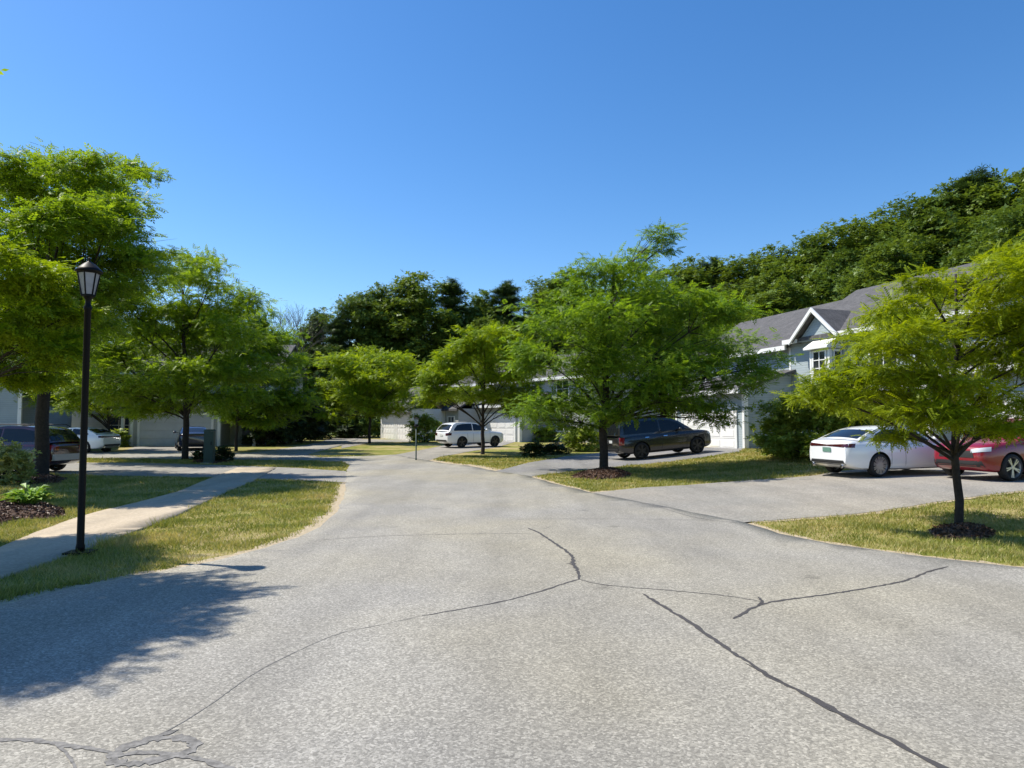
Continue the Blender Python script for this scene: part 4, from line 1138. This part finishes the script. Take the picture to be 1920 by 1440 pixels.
def smooth_line(pts):
    """finer, rounded version of a broken line given as (x, v)"""
    pts = sorted(pts)
    for _ in range(2):
        q = [pts[0]]
        for a, b in zip(pts, pts[1:]):
            q += [(a[0] * .75 + b[0] * .25, a[1] * .75 + b[1] * .25), (a[0] * .25 + b[0] * .75, a[1] * .25 + b[1] * .75)]
        pts = q + [pts[-1]]
    return pts

SEDAN = dict(L=4.76, W=1.86, H=1.42, wr=.335, tw=.23, ax=(1.46, -1.36), zb=.96, wb=.83, wtop=.60,
    top=[(2.38, .60), (2.33, .70), (2.05, .80), (1.3, .91), (.9, .955), (0, .95), (-1.0, .985), (-1.7, 1.03), (-2.15, 1.045), (-2.32, 1.02), (-2.38, .9)],
    bot=[(2.38, .36), (2.2, .22), (1.8, .19), (-1.8, .19), (-2.2, .27), (-2.38, .38)],
    wid=[(2.38, .58), (2.28, .74), (2.0, .86), (1.5, .915), (0, .925), (-1.5, .925), (-2.0, .89), (-2.28, .80), (-2.38, .70)],
    cab=[(1.0, .945), (.55, 1.17), (.2, 1.335), (-.2, 1.405), (-.6, 1.42), (-1.0, 1.395), (-1.3, 1.325), (-1.65, 1.19), (-2.0, 1.045)], ws=(0, 2), rg=(6, 8),
    side=[(.62, 1.0), (.22, 1.24), (-.15, 1.325), (-.6, 1.345), (-1.0, 1.32), (-1.3, 1.22), (-1.52, 1.06)], bp=-.42)
SUV = dict(L=5.0, W=2.0, H=1.87, wr=.385, tw=.25, ax=(1.56, -1.42), zb=1.14, wb=.90, wtop=.70,
    top=[(2.5, .80), (2.46, .98), (2.2, 1.08), (1.4, 1.14), (1.0, 1.15), (0, 1.13), (-1.6, 1.15), (-2.3, 1.16), (-2.46, 1.12), (-2.5, .98)],
    bot=[(2.5, .42), (2.3, .28), (1.9, .25), (-1.9, .25), (-2.3, .32), (-2.5, .46)],
    wid=[(2.5, .70), (2.4, .84), (2.1, .94), (1.5, .985), (0, .995), (-1.5, .99), (-2.2, .96), (-2.42, .9), (-2.5, .82)],
    cab=[(1.45, 1.12), (1.1, 1.36), (.72, 1.62), (.3, 1.78), (-.4, 1.86), (-1.4, 1.87), (-2.05, 1.84), (-2.3, 1.78), (-2.38, 1.52), (-2.46, 1.14)], ws=(0, 2), rg=(7, 9),
    side=[(1.05, 1.2), (.66, 1.54), (.25, 1.69), (-.4, 1.75), (-1.5, 1.75), (-2.1, 1.72), (-2.2, 1.5), (-2.24, 1.22)], bp=-.35)
CROSS = dict(L=4.6, W=1.85, H=1.66, wr=.355, tw=.23, ax=(1.42, -1.26), zb=1.05, wb=.84, wtop=.64,
    top=[(2.3, .74), (2.26, .88), (2.0, .98), (1.35, 1.05), (1.0, 1.07), (0, 1.04), (-1.5, 1.07), (-2.1, 1.08), (-2.26, 1.04), (-2.3, .9)],
    bot=[(2.3, .40), (2.1, .25), (1.8, .22), (-1.7, .22), (-2.1, .3), (-2.3, .42)],
    wid=[(2.3, .62), (2.22, .76), (1.95, .87), (1.4, .915), (0, .925), (-1.4, .92), (-2.0, .89), (-2.24, .82), (-2.3, .74)],
    cab=[(1.1, 1.04), (.7, 1.28), (.35, 1.48), (-.05, 1.6), (-.5, 1.65), (-1.1, 1.64), (-1.6, 1.6), (-1.82, 1.52), (-2.02, 1.32), (-2.2, 1.06)], ws=(0, 2), rg=(7, 9),
    side=[(.68, 1.12), (.32, 1.4), (-.05, 1.53), (-.5, 1.56), (-1.1, 1.55), (-1.55, 1.47), (-1.85, 1.2)], bp=-.38)

def car_body(T, paint):
    top, bot, wid = smooth_line(T['top']), smooth_line(T['bot']), smooth_line(T['wid'])
    hl = T['L'] / 2; n = 64
    xs = [hl * math.sin(math.pi / 2 * (1 - 2 * i / n)) if False else hl * (1 - 2 * i / n) for i in range(n + 1)]
    xs = sorted(set([round(x, 4) for x in xs] + [s * (hl - d) for s in (-1, 1) for d in (.015, .04)]), reverse=True)
    mb = MB(); m = 0
    sec = [(0, 0), (.55, 0), (.86, .0), (.95, .06), (.985, .18), (1.0, .38), (1.0, .55), (.99, .68), (.975, .8), (.95, .9), (.90, .965), (.78, 1.0), (.5, 1.02), (0, 1.03)]
    rows = []
    for x in xs:
        w, zt, zb = interp(x, wid), interp(x, top), interp(x, bot)
        half = [(w * a, zb + (zt - zb) * b) for a, b in sec]
        ring = [(x, y, z) for y, z in half] + [(x, -y, z) for y, z in half[::-1][1:-1]]
        rows.append(ring)
    k = len(rows[0])
    V = [p for r in rows for p in r]
    Fs = [(i * k + j, i * k + (j + 1) % k, (i + 1) * k + (j + 1) % k, (i + 1) * k + j) for i in range(len(rows) - 1) for j in range(k)]
    Fs += [list(range(k))[::-1], [(len(rows) - 1) * k + j for j in range(k)]]
    mb.add(V, Fs)
    body = mb.build('body', [paint, PLASTIC], None, True)
    cut = MB()
    for ax in T['ax']:
        for s in (-1, 1):
            cut.lathe([(T['wr'] + .055, s * (T['W'] / 2 - .36)), (T['wr'] + .055, s * (T['W'] / 2 + .2))], 28, 'y', (ax, 0, T['wr']), 1)
    co = cut.build('cutter', [paint, PLASTIC])
    md = body.modifiers.new('arch', 'BOOLEAN'); md.object = co; md.operation = 'DIFFERENCE'; md.solver = 'EXACT'
    bpy.context.view_layer.update()
    dg = bpy.context.evaluated_depsgraph_get()
    me = bpy.data.meshes.new_from_object(body.evaluated_get(dg))
    old = body.data; body.modifiers.clear(); body.data = me; me.name = 'body'
    bpy.data.meshes.remove(old); cm = co.data; bpy.data.objects.remove(co); bpy.data.meshes.remove(cm)
    # hard edge at the arches
    bm = bmesh.new(); bm.from_mesh(me)
    for e in bm.edges:
        if len(e.link_faces) == 2 and e.calc_face_angle(0) > .6: e.smooth = False
    for f in bm.faces: f.smooth = True
    bm.to_mesh(me); bm.free()
    return body

class Caster:
    def __init__(self, me):
        self.t = BVHTree.FromPolygons([v.co.copy() for v in me.vertices], [list(p.vertices) for p in me.polygons])
    def patch(self, corners, direction, off=.008, nu=8, nv=4):
        """corners: 4 points (start of rays) in order; laid onto the body along direction"""
        d = Vector(direction).normalized(); c = [Vector(p) for p in corners]; g = []
        for j in range(nv + 1):
            for i in range(nu + 1):
                u, v = i / nu, j / nv
                p = (c[0].lerp(c[1], u)).lerp(c[3].lerp(c[2], u), v)
                hit = self.t.ray_cast(p - d * 3, d)
                g.append(hit[0] - d * off if hit[0] else None)
        mb = MB(); idx = {}
        for i, p in enumerate(g):
            if p is not None: idx[i] = len(mb.v); mb.v.append(tuple(p))
        for j in range(nv):
            for i in range(nu):
                q = [j * (nu + 1) + i, j * (nu + 1) + i + 1, (j + 1) * (nu + 1) + i + 1, (j + 1) * (nu + 1) + i]
                if all(k in idx for k in q): mb.f.append([idx[k] for k in q]); mb.m.append(0)
        return mb

def wheel(T, rim_mat, spokes=5, seed=0):
    r, w = T['wr'], T['tw']
    t = MB().lathe([(r * .75, -w / 2), (r * .92, -w / 2), (r * .98, -w / 2 + .03), (r, -w / 4), (r, w / 4), (r * .98, w / 2 - .03), (r * .9, w / 2), (r * .75, w / 2)], 32, 'y', cap=False)
    rim = MB().lathe([(r * .78, -w / 2 + .012), (r * .75, -w / 2 + .003), (r * .71, -w / 2 + .05), (r * .69, w / 2 - .06)], 32, 'y', cap=False)
    rim.lathe([(r * .17, -w / 2 + .03), (r * .15, -w / 2 + .012)], 12, 'y')
    for k in range(spokes):
        a = 2 * math.pi * k / spokes
        for da in (-.13, .13):
            c, s = math.cos(a + da), math.sin(a + da); q = r * .045
            P = []
            for rr, yy in ((r * .1, -w / 2 + .02), (r * .74, -w / 2 + .012)):
                P += [(rr * c - q * s, yy, rr * s + q * c), (rr * c + q * s, yy, rr * s - q * c), (rr * c + q * s, yy + .03, rr * s - q * c), (rr * c - q * s, yy + .03, rr * s + q * c)]
            rim.add(P, [(0, 1, 5, 4), (1, 2, 6, 5), (2, 3, 7, 6), (3, 0, 4, 7), (0, 3, 2, 1), (4, 5, 6, 7)])
    back = MB().lathe([(r * .69, -w / 2 + .09), (r * .68, -w / 2 + .1)], 24, 'y')  # black disc filling the rim, stands in for the shade behind the spokes
    return t, rim, back

def make_car(name, label, T, paint, loc_wheel, heading, near=('rear', -1), rim=ALLOY, spokes=5, tail=REDL, tail_kind='bar', plate=None, extras=True, rails=False, bumper=None):
    """loc_wheel: ground point under one wheel; near=(axle, side) says which"""
    ax = T['ax'][1] if near[0] == 'rear' else T['ax'][0]
    side = near[1] * (T['W'] / 2 - T['tw'] * .6)
    ch, sh = math.cos(heading), math.sin(heading)
    ox, oy = loc_wheel[0] - (ax * ch - side * sh), loc_wheel[1] - (ax * sh + side * ch)
    zf = h(ox + T['ax'][0] * ch, oy + T['ax'][0] * sh); zr = h(ox + T['ax'][1] * ch, oy + T['ax'][1] * sh)
    zl = h(ox - .8 * sh, oy + .8 * ch); zq = h(ox + .8 * sh, oy - .8 * ch)
    C = empty(name, (ox, oy, (zf + zr) / 2 + .02), 0, label, 'car')
    C.rotation_euler = (math.atan2(zl - zq, 1.6), -math.atan2(zf - zr, T['ax'][0] - T['ax'][1]), heading)
    body = car_body(T, paint); body.parent = C
    cast = Caster(body.data); hl = T['L'] / 2
    # cabin
    cab = T['cab']; zb, wb, wt, H = T['zb'], T['wb'], T['wtop'], T['H']
    wz = lambda z: wb + (wt - wb) * max(0, min(1.1, (z - zb) / (H - zb))) ** 1.15
    nc = 8; mb = MB()
    def tp(i, j, lift=0.0, inset=1.0):
        x, z = cab[i]; t = -1 + 2 * j / nc; w = wz(z) * inset
        return (x + .10 * (1 - t * t) * (1 if i < 3 else -1 if i > len(cab) - 4 else 0) * (1 - (z - zb) / (H - zb) * .7), w * t, z + .028 * (1 - t * t) + lift)
    for i in range(len(cab)):
        for j in range(nc + 1): mb.v.append(tp(i, j))
    for i in range(len(cab) - 1):
        for j in range(nc):
            a = i * (nc + 1) + j; mb.f.append([a, a + 1, a + nc + 2, a + nc + 1]); mb.m.append(0)
    for s in (-1, 1):
        o = len(mb.v)
        for x, z in cab:
            for q in (0, .33, .66, 1.0):
                zz = zb - .08 + (z - zb + .08) * q; mb.v.append((x, s * wz(max(zz, zb)) + s * (0 if zz > zb else .0), zz))
        for i in range(len(cab) - 1):
            for q in range(3):
                a = o + i * 4 + q; mb.f.append([a, a + 1, a + 5, a + 4]); mb.m.append(0)
    cabin = mb.build('roof', paint, C, True)
    me = cabin.data
    bm = bmesh.new(); bm.from_mesh(me); bmesh.ops.remove_doubles(bm, verts=bm.verts, dist=.002)
    bmesh.ops.recalc_face_normals(bm, faces=bm.faces)
    if sum(f.normal.z * f.calc_area() for f in bm.faces) < 0: bmesh.ops.reverse_faces(bm, faces=bm.faces)
    for e in bm.edges:
        if len(e.link_faces) == 2 and e.calc_face_angle(0) > .75: e.smooth = False
    for f in bm.faces: f.smooth = True
    bm.to_mesh(me); bm.free()
    cc = Caster(me)
    def glass(i0, i1, nm, sgn):
        (xa, za), (xb, zb2) = cab[i0], cab[i1]
        ta, tb = .10, .90
        x0, z0 = xa + (xb - xa) * ta, za + (zb2 - za) * ta; x1, z1 = xa + (xb - xa) * tb, za + (zb2 - za) * tb
        w0, w1 = wz(z0) * .87, wz(z1) * .86
        nrm = Vector((-(zb2 - za), 0, (xb - xa)))
        if nrm.z < 0: nrm = -nrm
        if abs(nrm.z) < .25 * nrm.length: nrm = Vector((sgn, 0, .15))
        nrm.normalize()
        g = cc.patch([(x0, -w0, z0), (x0, w0, z0), (x1, w1, z1), (x1, -w1, z1)], -nrm, .007, 10, 8)
        if g.f: g.build(nm, CGLASS, C, True)
    glass(T['ws'][0], T['ws'][1], 'windscreen', 1); glass(T['rg'][0], T['rg'][1], 'rear_window', -1)
    sd = T['side']; zlo = zb + .045
    for s in (-1, 1):
        for a, b in ((T['bp'] + .035, 9), (-9, T['bp'] - .035)):
            pts = []
            xs = sorted(set([p[0] for p in sd if a <= p[0] <= b] + [q for q in (a, b) if sd[-1][0] < q < sd[0][0]]))
            up = [(x, interp(x, sd)) for x in xs]
            V = []
            for x, z in up:
                z0 = min(z, zlo + .01)
                for q in (0, .35, .7, 1): 
                    zz = z0 + (z - z0) * q; V.append((x, s * (wz(zz) + .007), zz))
            g = MB(); g.add(V, [(i * 4 + q, i * 4 + q + 1, i * 4 + q + 5, i * 4 + q + 4) for i in range(len(up) - 1) for q in range(3)])
            if g.f: g.build('side_window', CGLASS, C, True)
    # wheels
    t, rm, bk = wheel(T, rim, spokes)
    tm = rmm = bkm = None
    for axx in T['ax']:
        for s in (-1, 1):
            if tm is None:
                to = t.build('wheel', RUBBER, C, True); tm = to.data; ro = rm.build('rim', rim, to); rmm = ro.data; bo = bk.build('dark_backing', PLASTIC, to); bkm = bo.data
            else:
                to = link('wheel', tm, C); ro = link('rim', rmm, to); bo = link('dark_backing', bkm, to)
            to.location = (axx, s * (T['W'] / 2 - T['tw'] / 2 - .012), T['wr']); to.rotation_euler = (0, .3 * axx, math.pi if s > 0 else 0)
    W = T['W'] / 2; zt = interp(-hl + .1, T['top']); zf_ = interp(hl - .1, T['top'])
    # lamps
    for s in (-1, 1):
        if tail_kind == 'bar':
            cast.patch([(-hl, s * .0, zt - .15), (-hl, s * .9, zt - .18), (-hl, s * .9, zt - .06), (-hl, s * .0, zt - .11)], (1, -s * .35, 0), .009, 10, 3).build('tail_light', tail, C, True)
        elif tail_kind == 'tall':
            cast.patch([(-hl, s * (W - .17), zt - .42), (-hl, s * (W + .05), zt - .42), (-hl, s * (W + .05), zt - .02), (-hl, s * (W - .17), zt - .02)], (1, -s * .5, 0), .012, 6, 6).build('tail_light', tail, C, True)
        else:
            cast.patch([(-hl, s * (W - .42), zt - .26), (-hl, s * (W + .05), zt - .24), (-hl, s * (W + .05), zt - .06), (-hl, s * (W - .42), zt - .1)], (1, -s * .5, 0), .012, 6, 4).build('tail_light', tail, C, True)
        cast.patch([(hl, s * (W - .5), zf_ - .18), (hl, s * (W + .02), zf_ - .10), (hl, s * (W + .02), zf_ + .02), (hl, s * (W - .5), zf_ - .08)], (-1, -s * .55, -.1), .01, 6, 3).build('headlight', HEADL, C, True)
    zl = interp(-hl + .05, T['bot'])
    cast.patch([(-hl, -W * .72, zl), (-hl, W * .72, zl), (-hl, W * .66, zl + .13), (-hl, -W * .66, zl + .13)], (1, 0, 0), .012, 10, 3).build('rear_valance', PLASTIC, C, True)
    if bumper: cast.patch([(-hl, -W * .95, zl + .05), (-hl, W * .95, zl + .05), (-hl, W * .95, zl + .27), (-hl, -W * .95, zl + .27)], (1, 0, 0), .02, 14, 3).build('rear_bumper', bumper, C, True)
    if plate: cast.patch([(-hl, -.16, zt - .32), (-hl, .16, zt - .32), (-hl, .16, zt - .19), (-hl, -.16, zt - .19)], (1, 0, 0), .015, 2, 2).build('number_plate', plate, C)
    zl = interp(hl - .05, T['bot'])
    cast.patch([(hl, -W * .55, zf_ - .3), (hl, W * .55, zf_ - .3), (hl, W * .5, zf_ - .12), (hl, -W * .5, zf_ - .12)], (-1, 0, 0), .01, 10, 3).build('grille', PLASTIC, C, True)
    cast.patch([(hl, -W * .8, zl), (hl, W * .8, zl), (hl, W * .75, zl + .16), (hl, -W * .75, zl + .16)], (-1, 0, 0), .012, 12, 3).build('front_valance', PLASTIC, C, True)
    if extras:
        zs = T['zb']; zbm = T['bot'][2][1]
        for s in (-1, 1):
            for xx in (T['bp'], .98, T['ax'][1] + .42):
                g = cast.patch([(xx - .006, s * 1.2, zbm + .12), (xx + .006, s * 1.2, zbm + .12), (xx + .006, s * 1.2, zs - .1), (xx - .006, s * 1.2, zs - .1)], (0, -s, 0), .003, 1, 8)
                if g.f: g.build('door_seam', PLASTIC, C)
            for xx in (T['bp'] + .12, T['bp'] - .85):
                g = cast.patch([(xx, s * 1.2, zs - .17), (xx + .2, s * 1.2, zs - .17), (xx + .2, s * 1.2, zs - .135), (xx, s * 1.2, zs - .135)], (0, -s, 0), .025, 2, 1)
                if g.f: g.build('door_handle', paint if tail_kind != 'tall' else CHROME, C)
            mr = MB().lathe([(.02, -.09), (.06, -.08), (.085, -.03), (.085, .03), (.06, .08), (.02, .09)], 12, 'y', (0, 0, 0))
            mr.tube([(0, -s * .07, -.02), (.02, -s * .2, -.05)], [.025, .03], 6)
            mo = mr.build('side_mirror', paint, C, True); mo.location = (.62, s * (wb + .16), zs + .1); mo.scale = (.75, 1, .85)
            g = cast.patch([(T['ax'][1] + T['wr'] + .08, s * 1.2, zbm), (T['ax'][0] - T['wr'] - .08, s * 1.2, zbm), (T['ax'][0] - T['wr'] - .08, s * 1.2, zbm + .1), (T['ax'][1] + T['wr'] + .08, s * 1.2, zbm + .1)], (0, -s, 0), .006, 10, 2)
            if g.f: g.build('side_sill', PLASTIC if T is not SEDAN else paint, C)
        if T is SEDAN:
            for s in (-1, 1): MB().lathe([(.05, -.05), (.055, .04), (.045, .05)], 12, 'y').build('exhaust', CHROME, C)
            ex = [c for c in C.children if c.name.startswith('exhaust')]
            for s, o in zip((-1, 1), ex): o.location = (-hl + .02, s * .55, .32); o.rotation_euler = (0, 0, math.pi / 2)
    if rails:
        for s in (-1, 1): MB().tube([(.0, s * (wt + .0), H - .01), (-.1, s * (wt - .01), H + .045), (-1.7, s * (wt - .01), H + .04), (-1.85, s * wt, H - .04)], [.018] * 4, 6).build('roof_rail', PLASTIC, C, True)
    return C

make_car('parked_car', 'white sedan with dark tail light bar parked beside the red car', SEDAN, PW, at(1645, 895), R(18.5), ('rear', -1), ALLOY, 10, DREDL, 'bar', PLATE)
make_car('parked_car', 'red crossover facing the street behind the young lime tree', CROSS, PR, at(1893, 903), R(198), ('front', 1), ALLOY, 5, REDL, 'wide')
make_car('parked_car', 'black large car with tall red tail lights on the grey driveway', SUV, PB, at(1203, 862), R(18), ('rear', -1), DALLOY, 6, REDL, 'tall', PLATEW, rails=True)
make_car('parked_car', 'white crossover seen from behind on the far middle driveway', CROSS, PW, at(865, 840), R(38), ('rear', -1), DALLOY, 5, DREDL, 'wide', PLATEW)
make_car('parked_car', 'dark maroon car with silver bumper behind the tall left tree trunk', CROSS, PM, at(44, 889), R(176), ('rear', 1), DALLOY, 6, REDL, 'wide', bumper=SILVER, rails=True)
make_car('parked_car', 'white car seen from the side behind the lamp post', SEDAN, PW, at(160, 850), R(172), ('rear', 1), ALLOY, 10, DREDL, 'bar')
make_car('parked_car', 'small dark navy car in front of the pale grey left garage', SEDAN, PN, at(336, 845), R(118), ('rear', 1), DALLOY, 5, DREDL, 'bar')

# ------------------------------------------------------------------ light, sky, camera
SUNV = Vector((-2.36, .82, 3.4)).normalized()
elev = math.asin(SUNV.z); azim = math.atan2(SUNV.x, SUNV.y)
w = bpy.data.worlds.new('World'); sc.world = w; w.use_nodes = True
nt = w.node_tree; nt.nodes.clear()
sky = nt.nodes.new('ShaderNodeTexSky'); sky.sky_type = 'NISHITA'; sky.sun_disc = False
sky.sun_elevation = elev; sky.sun_rotation = azim
sky.air_density = 1.0; sky.dust_density = 0.3; sky.ozone_density = 3.0; sky.altitude = 100
hs = node(nt, 'ShaderNodeHueSaturation', {'Saturation': 1.28, 'Hue': 0.503, 'Color': sky.outputs[0]})
bg = nt.nodes.new('ShaderNodeBackground'); bg.inputs[1].default_value = 0.128
nt.links.new(hs.outputs[0], bg.inputs[0])
ow = nt.nodes.new('ShaderNodeOutputWorld'); nt.links.new(bg.outputs[0], ow.inputs[0])

sl = bpy.data.lights.new('sun', 'SUN'); sl.energy = 5.0; sl.angle = R(.55); sl.color = (1.0, .94, .83)
so = bpy.data.objects.new('sun', sl); COL.objects.link(so)
so.rotation_euler = (-SUNV).to_track_quat('-Z', 'Y').to_euler(); so.location = (-20, 10, 40)

cam = bpy.data.cameras.new('camera'); co = bpy.data.objects.new('camera', cam); COL.objects.link(co)
cam.sensor_width = 36; cam.lens = 36 * F / 1920; cam.clip_start = .05; cam.clip_end = 3000
co.location = (0, 0, EYE); co.rotation_euler = (math.pi / 2 + PITCH, 0, 0)
sc.camera = co
sc.view_settings.view_transform = 'Standard'; sc.view_settings.look = 'None'
sc.view_settings.exposure = 0.5; sc.view_settings.gamma = 1
sc.cycles.max_bounces = 10; sc.cycles.diffuse_bounces = 6; sc.cycles.glossy_bounces = 3
